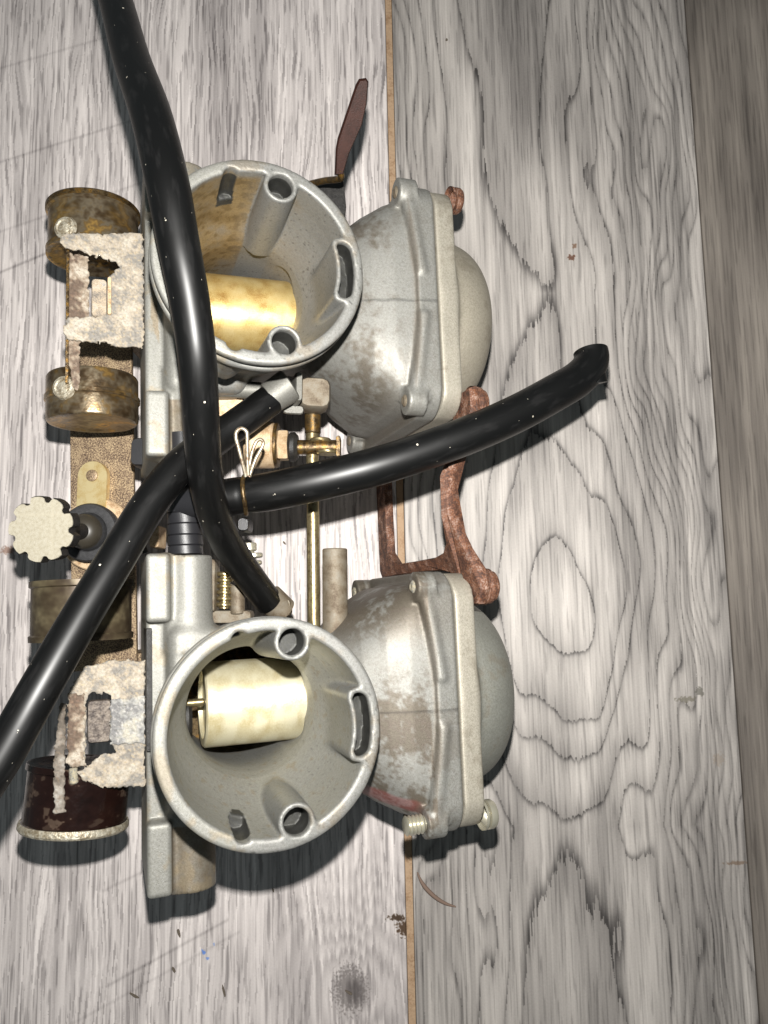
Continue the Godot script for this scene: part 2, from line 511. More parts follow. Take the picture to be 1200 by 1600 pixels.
func plank_texture(kind: String, u0: float, w: int, h: int) -> Array:
	var sd: int = {"left": 11, "centre": 31, "right": 51}[kind]
	var fine := streaks(w, h, sd, 0.17, 44, 3)
	var mid := streaks(w, h, sd + 1, 0.055, 40, 3)
	var pore := streaks(w, h, sd + 2, 0.27, 24, 2)
	var broad := streaks(w, h, sd + 3, 0.012, 5, 3)
	var warp := streaks(w, h, sd + 4, 0.006, 3, 3)
	var warp2 := streaks(w, h, sd + 6, 0.016, 6, 2)
	var speck := noise_bytes(w, h, sd + 5, 0.35, 2)
	var levels := [10.5, 22.0, 28.0, 36.0, 41.5, 46.0, 49.0, 52.0, 54.5, 57.5, 60.0, 63.0, 66.5, 70.0, 75.0, 80.0, 87.0, 95.0, 104.0, 115.0]
	var col := PackedByteArray()
	col.resize(w * h * 3)
	var bump := PackedByteArray()
	bump.resize(w * h)
	var light := Color(0.755, 0.73, 0.705)
	var dark := Color(0.22, 0.208, 0.203)
	if kind == "left":
		light = Color(0.84, 0.81, 0.795)
		dark = Color(0.31, 0.29, 0.29)
	if kind == "right":
		light = Color(0.53, 0.50, 0.468)
		dark = Color(0.26, 0.24, 0.225)
	for y in h:
		var v := V0 + y * PX
		for x in w:
			var i := y * w + x
			var u := u0 + x * PX
			var wa := warp[i] / 255.0 - 0.5
			var wb := warp2[i] / 255.0 - 0.5
			var val := 0.0
			var relief := 0.5
			if kind == "centre":
				# cathedral figure round a heart that lies along the board
				var fib := (fine[i] + pore[i]) / 510.0 - 0.5
				var du := u - 63.5 + wb * 3.5
				var dv := v + 1.0
				if dv < 0.0: du -= dv * 0.06
				var ad := absf(dv)
				var k := (1.55 + 0.0075 * ad + 0.03 * maxf(ad - 80.0, 0.0)) if dv > 0.0 else (1.55 + 0.020 * ad + 0.03 * maxf(ad - 115.0, 0.0))
				var lean := du + wa * 16.0 * smooth01(4.0, 26.0, ad / k + absf(du)) + 2.5 * sin(du * 0.35 + 1.0) * smooth01(12.0, 45.0, dv)
				dv /= k
				var f := sqrt(lean * lean + dv * dv) + wa * 3.5 + wb * 1.5
				f += fib * 1.5 * clampf(absf(dv) / (absf(du) + absf(dv) + 1.0) + 0.15, 0.0, 1.0)
				var lo := 0.0
				var hi := 10.5
				for l in levels:
					if f < l:
						hi = l
						break
					lo = l
				var t := (f - lo) / (hi - lo)
				var edge := f - lo
				val = 0.85 - 0.26 * t * t
				if lo > 0.0: val -= ((0.38 + fib * 1.1) * exp(-edge * edge / 0.24) + 0.26 * exp(-edge / 1.8)) * (1.0 - 0.35 * smooth01(30.0, 60.0, f))
				if f < 10.5: val += 0.09
				relief -= 0.25 * exp(-edge * edge / 0.3) if lo > 0.0 else 0.0
				val += (fine[i] / 255.0 - 0.5) * 0.24 + (mid[i] / 255.0 - 0.5) * 0.15 + (broad[i] / 255.0 - 0.5) * 0.34
				var po := smooth01(0.60, 0.78, pore[i] / 255.0)
				val -= po * 0.16
				relief -= po * 0.2
				# straight dark grain along both edges of the board
				var side := smooth01(26.0, 50.0, absf(du))
				val -= smooth01(0.55, 0.75, mid[i] / 255.0) * 0.20 * side
				# upper left dark heart streaks
				val -= 0.28 * exp(-(((u - 60.0) / 13.0) ** 2)) * smooth01(-150.0, -200.0, v) * (0.4 + broad[i] / 255.0)
				val += 0.10 * smooth01(34.0, 8.0, u) - 0.02
			elif kind == "left":
				# straight brushed grain, a knot at the lower right
				var ku := u + 13.0
				var kv := (v - 131.0) * 0.8
				var kd := sqrt(ku * ku + kv * kv)
				var near := exp(-kd * kd / 900.0)
				var shift := int((wb * 8.0 + wa * 14.0 + near * 10.0 * clampf(ku * 0.1, -1.0, 1.0)) / PX * 0.35)
				var j := y * w + clampi(x + shift, 0, w - 1)
				var fi := fine[j] / 255.0
				var mi := mid[j] / 255.0
				val = 0.82 + (broad[j] / 255.0 - 0.5) * 0.18 + (mi - 0.5) * 0.20 + (fi - 0.5) * 0.44
				var po := smooth01(0.56, 0.72, pore[j] / 255.0)
				val -= po * 0.30
				relief -= po * 0.3 + (0.5 - fi) * 0.4
				var ring := sin(kd * 1.1 + wb * 9.0 + wa * 20.0 + (fi - 0.5) * 6.0)
				val = lerpf(val, 0.55 + 0.16 * ring + (fi - 0.5) * 0.3, near * 0.6)
				val -= 0.45 * exp(-kd * kd / 14.0)
				# two dark bands near the top, lighter sheet to the left
				val -= 0.26 * exp(-(((u + 60.0 + wa * 12.0) / 9.0) ** 2)) * smooth01(-60.0, -170.0, v) * (0.5 + mi)
				val -= 0.20 * exp(-(((u + 44.0) / 4.0) ** 2)) * smooth01(-120.0, -190.0, v) * (0.5 + mi)
				# drag scratches
				for sc in [[-150.0, -172.0, -0.32, 60.0, 0.5], [-150.0, -126.0, -0.42, 55.0, 0.9], [-150.0, -143.0, -0.35, 60.0, 0.4], [-150.0, -212.0, -0.30, 50.0, 0.4], [-98.0, 128.0, -0.5, 42.0, 0.6], [-112.0, 141.0, -0.5, 60.0, 0.35], [-100.0, 97.0, -0.45, 45.0, 0.45]]:
					var su: float = u - sc[0]
					if su > 0.0 and su < sc[3]:
						var dd: float = absf(v - (sc[1] + sc[2] * su))
						if dd < 1.6: val -= 0.30 * sc[4] * exp(-dd * dd / 0.35)
			else:
				val = 0.62 + (broad[i] / 255.0 - 0.5) * 0.55 + (mid[i] / 255.0 - 0.5) * 0.35 + (fine[i] / 255.0 - 0.5) * 0.35
				var po := smooth01(0.55, 0.75, pore[i] / 255.0)
				val -= po * 0.22
				relief -= po * 0.3
			val += (speck[i] / 255.0 - 0.5) * 0.07
			var c := dark.lerp(light, clampf(val, 0.0, 1.12))
			col[i * 3] = clampi(int(c.r * 255.0), 0, 255)
			col[i * 3 + 1] = clampi(int(c.g * 255.0), 0, 255)
			col[i * 3 + 2] = clampi(int(c.b * 255.0), 0, 255)
			bump[i] = clampi(int((relief + (fine[i] / 255.0 - 0.5) * 0.25) * 255.0), 0, 255)
	# chips, stains and specks
	var marks := {"left": [[5.2, 111.2, 3.4, 2.6, Color(0.24, 0.17, 0.11), 0.9], [2.2, 107.6, 3.2, 1.0, Color(0.20, 0.14, 0.09), 0.9], [-64.6, 117.4, 0.7, 0.9, Color(0.30, 0.45, 0.75), 0.8], [-63.2, 119.6, 0.5, 0.6, Color(0.30, 0.45, 0.75), 0.7], [-61.0, 115.0, 0.45, 0.5, Color(0.30, 0.45, 0.75), 0.6], [-137.0, -22.5, 2.6, 1.5, Color(0.45, 0.32, 0.26), 0.6], [-101.0, -37.0, 2.2, 6.5, Color(0.50, 0.40, 0.32), 0.6], [-14.5, 130.5, 5.5, 7.5, Color(0.30, 0.28, 0.27), 0.45]],
		"centre": [[74.2, -130.0, 1.5, 1.2, Color(0.36, 0.26, 0.21), 0.95], [75.6, -134.6, 0.8, 1.0, Color(0.40, 0.30, 0.24), 0.8], [107.0, 36.0, 3.8, 1.0, Color(0.35, 0.33, 0.28), 0.6], [112.0, 33.4, 1.6, 1.6, Color(0.34, 0.33, 0.30), 0.7], [121.0, 92.0, 4.0, 0.7, Color(0.38, 0.30, 0.24), 0.6], [117.0, 57.0, 2.2, 2.2, Color(0.48, 0.42, 0.36), 0.35]], "right": []}
	for k in marks[kind]:
		var x0 := int((k[0] - k[2] * 1.6 - u0) / PX)
		var y0 := int((k[1] - k[3] * 1.6 - V0) / PX)
		for y in range(maxi(y0, 0), mini(y0 + int(k[3] * 3.2 / PX), h)):
			for x in range(maxi(x0, 0), mini(x0 + int(k[2] * 3.2 / PX), w)):
				var r := Vector2((u0 + x * PX - k[0]) / k[2], (V0 + y * PX - k[1]) / k[3]).length() + noise3b.get_noise_2d(x * 0.9, y * 0.9) * 0.8
				var t := smooth01(1.05, 0.75, r) * float(k[5])
				if t <= 0.0: continue
				var i := (y * w + x) * 3
				var c: Color = k[4]
				col[i] = int(lerpf(col[i], c.r8, t))
				col[i + 1] = int(lerpf(col[i + 1], c.g8, t))
				col[i + 2] = int(lerpf(col[i + 2], c.b8, t))
	var im := Image.create_from_data(w, h, false, Image.FORMAT_RGB8, col)
	return [ImageTexture.create_from_image(im), ImageTexture.create_from_image(Image.create_from_data(w, h, false, Image.FORMAT_L8, bump))]

func mat(called: String, albedo: Color, rough: float, metal := 0.0, t: Texture2D = null, tiles := 40.0, b: Texture2D = null, bump_mm := 0.0, vertex := false) -> StandardMaterial3D:
	var m := StandardMaterial3D.new()
	m.resource_name = called
	m.albedo_color = albedo
	m.roughness = rough
	m.metallic = metal
	m.vertex_color_use_as_albedo = vertex
	if t: m.albedo_texture = t
	if b:
		m.heightmap_enabled = true
		m.heightmap_texture = b
		m.heightmap_scale = bump_mm * 0.1
	if t or b:
		m.uv1_triplanar = true
		m.uv1_scale = Vector3.ONE * tiles
	M[called] = m
	return m

func lin(r: float, g: float, b: float) -> Color:
	return Color(r, g, b).linear_to_srgb()

func make_materials() -> void:
	var cast_bump := grey(512, 3, 0.16, 3)
	var rough_bump := grey(256, 5, 0.05, 4)
	var cast := mottle(512, 21, 0.06, 0.22, 0.6, [[0.15, Color(0.72, 0.71, 0.69)], [0.42, Color(0.88, 0.88, 0.86)], [0.58, Color(0.95, 0.95, 0.94)], [0.8, Color(1, 1, 1)]])
	mat("cast_metal", Color.WHITE, 0.56, 0.46, cast, 36.0, cast_bump, 0.040, true)
	mat("plain_cast", lin(0.20, 0.195, 0.18), 0.55, 0.42, cast, 36.0, cast_bump, 0.040)
	mat("dirty_cast", lin(0.20, 0.18, 0.145), 0.65, 0.3, mottle(256, 24, 0.02, 0.16, 0.3, [[0.15, Color(0.62, 0.54, 0.46)], [0.5, Color(0.92, 0.88, 0.83)], [0.8, Color(1, 1, 1)]]), 36.0, cast_bump, 0.06)
	mat("slide_brass", lin(0.74, 0.69, 0.50), 0.40, 0.6, mottle(256, 31, 0.02, 0.2, 0.3, [[0.1, Color(0.86, 0.82, 0.72)], [0.6, Color(1, 1, 1)]]), 30.0, cast_bump, 0.03)
	mat("slide_stained", lin(0.66, 0.54, 0.28), 0.38, 0.65, mottle(256, 33, 0.016, 0.2, 0.3, [[0.1, Color(0.74, 0.62, 0.45)], [0.45, Color(0.94, 0.90, 0.80)], [0.8, Color(1, 1, 1)]]), 36.0, cast_bump, 0.05)
	var tarnish := mottle(256, 41, 0.022, 0.12, 0.3, [[0.18, Color(0.30, 0.25, 0.20)], [0.34, Color(0.42, 0.35, 0.27)], [0.46, Color(0.60, 0.55, 0.48)], [0.54, Color(0.70, 0.66, 0.60)], [0.62, Color(0.66, 0.55, 0.38)], [0.74, Color(0.95, 0.78, 0.46)], [0.86, Color(0.50, 0.45, 0.38)]])
	mat("tarnished_brass", lin(0.58, 0.54, 0.46), 0.30, 0.75, tarnish, 14.0, cast_bump, 0.03)
	mat("olive_brass", lin(0.42, 0.39, 0.34), 0.42, 0.45, mottle(256, 43, 0.02, 0.1, 0.3, [[0.2, Color(0.26, 0.20, 0.17)], [0.42, Color(0.40, 0.35, 0.29)], [0.60, Color(0.52, 0.48, 0.40)], [0.78, Color(0.74, 0.70, 0.58)], [0.88, Color(0.5, 0.46, 0.4)]]), 13.0, rough_bump, 0.06)
	mat("varnish", lin(0.09, 0.07, 0.062), 0.17, 0.1, mottle(256, 45, 0.02, 0.1, 0.25, [[0.0, Color(0.20, 0.13, 0.12)], [0.5, Color(0.36, 0.25, 0.23)], [0.70, Color(0.42, 0.31, 0.28)], [0.745, Color(0.95, 0.90, 0.82)], [1.0, Color(1.0, 0.95, 0.88)]]), 20.0, rough_bump, 0.12)
	mat("brass", lin(0.40, 0.365, 0.25), 0.32, 0.85, mottle(256, 47, 0.04, 0.2, 0.3, [[0.15, Color(0.6, 0.5, 0.4)], [0.5, Color(1, 0.96, 0.88)]]), 60.0)
	mat("dark_brass", lin(0.30, 0.25, 0.16), 0.38, 0.7, tarnish, 60.0, cast_bump, 0.04)
	mat("bright_zinc", lin(0.50, 0.475, 0.38), 0.36, 0.7)
	mat("wire_zinc", lin(0.40, 0.36, 0.28), 0.4, 0.7, mottle(128, 49, 0.06, 0.3, 0.3, [[0.25, Color(0.45, 0.28, 0.18)], [0.5, Color(1, 1, 1)]]), 60.0)
	var crust := mottle(512, 51, 0.012, 0.10, 0.4, [[0.15, Color(0.60, 0.58, 0.56)], [0.36, Color(0.78, 0.74, 0.69)], [0.48, Color(0.87, 0.81, 0.73)], [0.58, Color(0.93, 0.87, 0.77)], [0.70, Color(0.96, 0.93, 0.89)], [0.84, Color(0.76, 0.76, 0.76)]])
	mat("corroded_zinc", lin(0.50, 0.475, 0.44), 0.85, 0.05, crust, 34.0, cast_bump, 0.22)
	mat("grey_crust", lin(0.42, 0.42, 0.40), 0.8, 0.15, mottle(256, 53, 0.05, 0.25, 0.45, [[0.2, Color(0.5, 0.5, 0.5)], [0.45, Color(0.85, 0.83, 0.78)], [0.6, Color(0.95, 0.88, 0.72)], [0.8, Color(0.7, 0.7, 0.72)]]), 34.0, rough_bump, 0.5)
	mat("brown_crust", lin(0.42, 0.36, 0.29), 0.7, 0.2, mottle(256, 55, 0.04, 0.2, 0.4, [[0.15, Color(0.40, 0.29, 0.22)], [0.45, Color(0.72, 0.62, 0.52)], [0.65, Color(0.95, 0.90, 0.80)], [0.85, Color(0.6, 0.55, 0.5)]]), 40.0, rough_bump, 0.4)
	mat("crusted", Color.WHITE, 0.85, 0.05, mottle(256, 75, 0.08, 0.3, 0.5, [[0.2, Color(0.72, 0.71, 0.70)], [0.5, Color(0.93, 0.92, 0.90)], [0.8, Color(1, 1, 1)]]), 50.0, cast_bump, 0.08, true)
	mat("dark_crust", lin(0.17, 0.155, 0.145), 0.6, 0.3, mottle(256, 56, 0.03, 0.15, 0.4, [[0.2, Color(0.45, 0.4, 0.38)], [0.5, Color(0.8, 0.76, 0.72)], [0.7, Color(1, 0.96, 0.9)]]), 40.0, rough_bump, 0.15)
	mat("plated_steel", lin(0.44, 0.40, 0.35), 0.55, 0.45, mottle(512, 57, 0.012, 0.12, 0.7, [[0.15, Color(0.40, 0.34, 0.30)], [0.42, Color(0.66, 0.58, 0.50)], [0.58, Color(0.88, 0.80, 0.68)], [0.85, Color(1.0, 0.93, 0.78)]]), 24.0, cast_bump, 0.08)
	mat("gold_zinc", lin(0.75, 0.62, 0.34), 0.36, 0.7, mottle(256, 59, 0.015, 0.2, 0.3, [[0.1, Color(0.88, 0.80, 0.66)], [0.6, Color(1, 1, 1)]]), 40.0)
	mat("peach_zinc", lin(0.56, 0.45, 0.32), 0.55, 0.3, mottle(256, 61, 0.03, 0.2, 0.4, [[0.2, Color(0.75, 0.66, 0.56)], [0.55, Color(1, 0.97, 0.92)]]), 40.0, cast_bump, 0.06)
	mat("knob_face", lin(0.38, 0.355, 0.29), 0.75, 0.0, mottle(256, 63, 0.05, 0.35, 0.5, [[0.2, Color(0.84, 0.82, 0.78)], [0.5, Color(0.96, 0.95, 0.92)], [0.8, Color(1, 1, 1)]]), 60.0, cast_bump, 0.15)
	mat("dark_plastic", lin(0.022, 0.020, 0.018), 0.5, 0.0, mottle(128, 65, 0.06, 0.35, 0.5, [[0.3, Color(0.6, 0.6, 0.6)], [0.7, Color(1, 1, 1)]]), 50.0, cast_bump, 0.1)
	mat("boot_rubber", lin(0.045, 0.045, 0.048), 0.7, 0.0, mottle(256, 66, 0.05, 0.4, 0.6, [[0.4, Color(0.7, 0.7, 0.7)], [0.66, Color(1, 1, 1)], [0.72, Color(1, 1, 1)]]), 50.0, cast_bump, 0.12)
	mat("olive_plastic", lin(0.035, 0.03, 0.022), 0.42)
	mat("tee_plastic", lin(0.014, 0.014, 0.016), 0.42, 0.0, null, 40.0, cast_bump, 0.03)
	mat("rust", lin(0.32, 0.25, 0.215), 0.75, 0.15, mottle(512, 67, 0.016, 0.10, 0.45, [[0.18, Color(0.27, 0.20, 0.16)], [0.38, Color(0.44, 0.32, 0.26)], [0.50, Color(0.60, 0.45, 0.37)], [0.57, Color(0.72, 0.50, 0.33)], [0.64, Color(0.74, 0.64, 0.59)], [0.80, Color(0.98, 0.92, 0.89)]]), 26.0, cast_bump, 0.07)
	mat("lever_brown", lin(0.034, 0.012, 0.008), 0.5, 0.0, mottle(128, 69, 0.03, 0.2, 0.4, [[0.2, Color(0.6, 0.55, 0.5)], [0.6, Color(1, 1, 1)]]), 40.0, cast_bump, 0.06)
	M.lever_brown.metallic_specular = 0.3
	mat("soldered", lin(0.45, 0.42, 0.34), 0.5, 0.4, mottle(128, 71, 0.05, 0.2, 0.4, [[0.2, Color(0.55, 0.48, 0.38)], [0.6, Color(1, 1, 1)]]), 60.0, rough_bump, 0.3)
	mat("joint_core", lin(0.33, 0.225, 0.14), 0.85, 0.0, mottle(128, 73, 0.03, 0.3, 0.4, [[0.1, Color(0.8, 0.74, 0.68)], [0.5, Color(1, 1, 1)]]), 30.0, rough_bump, 0.2)
	mat("splinter", lin(0.15, 0.10, 0.075), 0.8)
	mat("flake", lin(0.10, 0.08, 0.06), 0.85)
	# hose rubber: black, dust and pale specks on it
	var n := 512
	var dust := noise_bytes(n, n, 81, 0.02, 4, true)
	var im := Image.create(n, n, false, Image.FORMAT_RGB8)
	for y in n:
		for x in n:
			var k := 0.03 + 0.045 * smooth01(0.5, 0.85, dust[y * n + x] / 255.0)
			im.set_pixel(x, y, Color(k, k * 0.985, k * 0.99))
	var rng := RandomNumberGenerator.new()
	rng.seed = 5
	for i in 38:
		var x := rng.randi_range(2, n - 4)
		var y := rng.randi_range(2, n - 4)
		var sx := 1 + int(rng.randf() ** 4 * 4.0)
		var b := rng.randf_range(0.45, 0.95)
		im.fill_rect(Rect2i(x, y, sx * 2, maxi(sx / 2, 1)), Color(b, b * 0.96, b * 0.88))
	var hose := StandardMaterial3D.new()
	hose.resource_name = "hose_rubber"
	hose.albedo_texture = ImageTexture.create_from_image(im)
	hose.roughness = 0.40
	hose.metallic_specular = 0.44
	hose.uv1_scale = Vector3(1, 1, 1)
	M["hose_rubber"] = hose

# ------------------------------------------------------------------ tagging
func tag(o: Node3D, label: String, category: String, group := "") -> void:
	o.set_meta("label", label)
	o.set_meta("category", category)
	if group: o.set_meta("group", group)

func look(o: Node3D, label: String) -> void:
	o.set_meta("label", label)

# ------------------------------------------------------------------ the scene
var frames := []        # placements of the two carburettor castings

func _ready() -> void:
	# camera
	var cam := Camera3D.new()
	cam.name = "camera"
	var th := deg_to_rad(6.8)
	cam.transform = Transform3D(Basis(Vector3.RIGHT, Vector3(0, sin(th), -cos(th)), Vector3(0, cos(th), sin(th))), Vector3(0, 0.280, 0))
	cam.fov = rad_to_deg(2.0 * atan(800.0 / 1200.0))
	cam.near = 0.01
	cam.far = 5.0
	cam.current = true
	add_child(cam)
	# room round it: dim, no lamp in view
	var we := WorldEnvironment.new()
	we.name = "surroundings"
	var env := Environment.new()
	env.background_mode = Environment.BG_COLOR
	env.background_color = Color(0.46, 0.495, 0.505)
	env.background_energy_multiplier = 0.58
	env.tonemap_mode = Environment.TONE_MAPPER_LINEAR
	env.tonemap_exposure = 1.0
	env.sdfgi_enabled = true
	env.ssao_enabled = true
	env.ssil_enabled = true
	we.environment = env
	add_child(we)
	# the phone's flash, just beside its lens
	var flash := AreaLight3D.new()
	flash.name = "phone_flash"
	flash.area_size = Vector2(0.005, 0.005)
	flash.area_normalize_energy = true
	flash.light_energy = 0.170
	flash.light_color = Color(1.0, 0.99, 0.972)
	flash.area_range = 3.0
	flash.area_attenuation = 2.0
	flash.shadow_enabled = true
	flash.transform = Transform3D(Basis(Vector3.RIGHT, Vector3(0, sin(th), -cos(th)), Vector3(0, cos(th), sin(th))), Vector3(0.0, 0.283, -0.028))
	add_child(flash)

	noise3.seed = 4; noise3.frequency = 0.06; noise3.fractal_octaves = 4
	noise3b.seed = 9; noise3b.frequency = 0.28; noise3b.fractal_octaves = 3
	fill_tables()
	make_materials()
	build_floor()

	var t := deg_to_rad(19.5)
	var yaw := deg_to_rad(2.3)
	var Z := Vector3(sin(yaw), 0, cos(yaw))
	var Y := Vector3(sin(t), cos(t), 0)
	Y = (Y - Z * Y.dot(Z)).normalized()
	var X := Y.cross(Z)
	var o0 := Vector3(-31.4, 91.7, -87.6)
	frames = [Transform3D(Basis(X, Y, Z), o0 * MM), Transform3D(Basis(X, Y, Z), (o0 + Z * 118.4) * MM)]

	var bank := Node3D.new()
	bank.name = "twin_carburetor"
	add_child(bank)
	tag(bank, "weathered grey pair of bolted-together carburetors lying on the floor boards", "carburetor")
	build_carburetors(bank)
	build_linkage(bank)
	build_hoses()
	build_debris()

func build_floor() -> void:
	var root := Node3D.new()
	root.name = "floor"
	root.set_meta("kind", "structure")
	root.set_meta("label", "grey wood-look laminate boards with a worn tan joint")
	add_child(root)
	var F := Basis(Vector3(0.9998, 0, -0.0208), Vector3.UP, Vector3(0.0208, 0, 0.9998))
	var H := 1707
	var kinds := {"left": [-190.0, 652], "centre": [8.0, 390], "right": [125.2, 400]}
	var mats := {}
	for k in kinds:
		var tx := plank_texture(k, kinds[k][0], kinds[k][1], H)
		var m := StandardMaterial3D.new()
		m.resource_name = "laminate_" + k
		m.albedo_texture = tx[0]
		m.heightmap_enabled = true
		m.heightmap_texture = tx[1]
		m.heightmap_scale = 0.012
		m.roughness = 0.55
		m.metallic_specular = 0.4
		mats[k] = m
	# u from, u to, which print
	for p in [[-189.6, 5.4, "left"], [8.0, 124.85, "centre"], [125.15, 244.8, "right"], [-307.0, -190.0, "centre"], [245.2, 364.0, "left"]]:
		var s := Soup.new()
		var a: float = p[0]
		var b: float = p[1]
		var v0 := V0 - 350.0
		var v1 := V0 + H * PX + 250.0
		var bv := 0.35
		var span: float = kinds[p[2]][1] * PX
		var org: float = kinds[p[2]][0] if p[0] > -190.0 and p[0] < 200.0 else p[0] - 0.3
		var pt := func(u: float, v: float, y: float) -> Vector3: return F * Vector3(u, y, v)
		var uvf := func(u: float, v: float) -> Vector2: return Vector2((u - org) / span, (v - V0) / (H * PX))
		var N := 8
		for i in N:
			var va := lerpf(v0, v1, float(i) / N)
			var vb := lerpf(v0, v1, float(i + 1) / N)
			var us := [a, a + bv * 0.3, a + bv, b - bv, b - bv * 0.3, b]
			var ys := [-8.0, -bv, 0.0, 0.0, -bv, -8.0]
			for j in 5:
				s.quad(pt.call(us[j], va, ys[j]), pt.call(us[j + 1], va, ys[j + 1]), pt.call(us[j + 1], vb, ys[j + 1]), pt.call(us[j], vb, ys[j]), uvf.call(us[j], va), uvf.call(us[j + 1], va), uvf.call(us[j + 1], vb), uvf.call(us[j], vb))
		commit("plank", s, mats[p[2]], root, 20.0)
	var c := Soup.new()
	box(c, F * Vector3(6.7, -3.3, -56.0), Vector3(2.56, 5.4, 1100), 0.15, F)
	commit("joint", c, M.joint_core, root)
	var d := Soup.new()
	box(d, F * Vector3(30.0, -9.5, -56.0), Vector3(680, 2.8, 1100), 0.2, F)
	commit("underlay", d, M.joint_core, root)

# ------------------------------------------------------------------ castings
func body_tint(k: int) -> Callable:
	return func(p: Vector3, n: Vector3) -> Color:
		var c := Color(0.262, 0.26, 0.252)
		var a := noise3.get_noise_3d(p.x + k * 200.0, p.y, p.z)
		var b := noise3b.get_noise_3d(p.x + k * 90.0, p.y, p.z)
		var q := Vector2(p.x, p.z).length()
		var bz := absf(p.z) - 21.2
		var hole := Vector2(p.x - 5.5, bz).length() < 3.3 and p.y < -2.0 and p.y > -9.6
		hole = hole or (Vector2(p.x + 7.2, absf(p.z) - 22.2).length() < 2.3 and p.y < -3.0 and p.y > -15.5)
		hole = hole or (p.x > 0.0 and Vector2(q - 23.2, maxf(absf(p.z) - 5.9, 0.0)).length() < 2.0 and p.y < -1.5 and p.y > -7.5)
		if hole: return Color(0.05, 0.05, 0.047) * (1.0 + 0.5 * b)  # shade of the hole and slot bottoms painted into the colour
		var inside := q < 25.5 and p.y < -0.3 and p.y > -60.0 and (n.x * p.x + n.z * p.z) < 0.3
		c *= 1.0 + 0.12 * a + 0.08 * b
		c *= 1.0 - 0.55 * smooth01(0.42, 0.58, noise3b.get_noise_3d(p.x * 2.6 + 30.0, p.y * 2.6, p.z * 2.6 + k * 70.0))
		if inside:
			if k == 0:
				# dried fuel round the upper left of this horn
				var dir := (p.x * -0.50 + p.z * -0.86) / maxf(q, 1.0)
				var s := smooth01(0.35, 1.0, dir + a * 0.55 + b * 0.2) * smooth01(-0.8, -3.5, p.y + a * 3.0)
				s = maxf(s, smooth01(0.1, 0.7, dir + 0.35 + a * 0.4) * smooth01(-14.0, -26.0, p.y) * 0.55)
				if Vector2(p.x - 5.5, absf(p.z) - 21.2).length() < 5.4: s *= 0.15
				s *= smooth01(5.0, -4.0, p.x + b * 4.0) * 0.7 + 0.3
				c = c.lerp(Color(0.30, 0.20, 0.075), s * 0.8)
				c = c.lerp(Color(0.10, 0.06, 0.02), s * smooth01(0.05, 0.28, b + a * 0.3) * 0.45)
				var ring := exp(-((q - 22.3 + a * 2.0) / 0.7) ** 2) * smooth01(4.0, -10.0, p.x) * smooth01(6.0, -8.0, p.z)
				c = c.lerp(Color(0.12, 0.07, 0.02), ring * 0.6)
				c = c.lerp(Color(0.16, 0.11, 0.05), smooth01(0.30, 0.5, b) * 0.5 * s)
			else:
				c = c.lerp(Color(0.26, 0.26, 0.24), 0.35 + 0.2 * a)
				c = c.lerp(Color(0.20, 0.15, 0.08), smooth01(0.32, 0.5, b) * 0.4)
		elif p.x > 17.0 and q > 27.0:
			# grime on the bell and flange
			var g := 0.0
			var pit := noise3b.get_noise_3d(p.x * 2.3, p.y * 2.3, p.z * 2.3 + k * 40.0)
			if k == 0:
				g = smooth01(-0.05, 0.55, a * 0.7 + b * 0.45 + pit * 0.2 + 0.20 * smooth01(-6.0, 24.0, p.z) + 0.05)
				g *= smooth01(46.0, 38.0, p.x) * 0.6 + 0.25
			else:
				g = smooth01(-0.10, 0.34, a * 0.8 + b * 0.4 + pit * 0.32 + 0.24 * exp(-((p.z - 2.0) / 9.0) ** 2) + 0.34 * exp(-((p.z + 27.0) / 9.0) ** 2) + 0.06)
				g *= 0.95 if p.x < 47.0 else 0.4
				g *= 1.0 - 0.85 * exp(-((p.z + 15.0) / 6.5) ** 2)
			c = c.lerp(Color(0.285, 0.28, 0.262), 0.6)
			c = c.lerp(Color(0.105, 0.080, 0.055), g * 0.85)
			# parting line of the mould, and shade painted into the corner behind the flange
			c *= 1.0 - 0.45 * smooth01(0.5, 0.15, absf(p.z - 0.4 + a * 0.5)) * smooth01(19.0, 21.0, p.x) * smooth01(-44.0, -38.0, p.y)
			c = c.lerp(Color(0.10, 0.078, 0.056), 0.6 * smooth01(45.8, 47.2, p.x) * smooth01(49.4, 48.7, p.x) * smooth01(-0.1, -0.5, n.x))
			if k == 1:
				var red := smooth01(2.2, 1.2, absf(p.z - 24.5 + (p.x - 37.0) * -0.35 + a)) * smooth01(29.0, 32.0, p.x) * smooth01(45.0, 42.0, p.x)
				c = c.lerp(Color(0.42, 0.06, 0.07), red * 0.35)
		elif p.x < -9.0:
			c = c.lerp(Color(0.31, 0.305, 0.28), 0.6)
			if p.z > 28.0 and p.x > -21.0: c = c.lerp(Color(0.16, 0.125, 0.085), 0.75 + 0.3 * b)
			c = c.lerp(Color(0.30, 0.24, 0.16), smooth01(0.12, 0.4, a + b * 0.4) * 0.5)
		else:
			c = c.lerp(Color(0.22, 0.18, 0.13), smooth01(0.05, 0.4, a + b * 0.4) * 0.55)
		return c

func cover_tint(k: int) -> Callable:
	return func(p: Vector3, n: Vector3) -> Color:
		var a := noise3.get_noise_3d(p.x + 50.0 + k * 200.0, p.y, p.z)
		var b := noise3b.get_noise_3d(p.x + k * 90.0, p.y, p.z)
		var c := Color(0.26, 0.26, 0.235) if k == 1 else Color(0.38, 0.345, 0.285)
		if p.x < 62.2: c = Color(0.40, 0.37, 0.315) 
		c *= 1.0 + 0.12 * a + 0.08 * b
		return c.lerp(Color(0.2, 0.17, 0.13), smooth01(0.18, 0.45, a + b * 0.4) * 0.45)

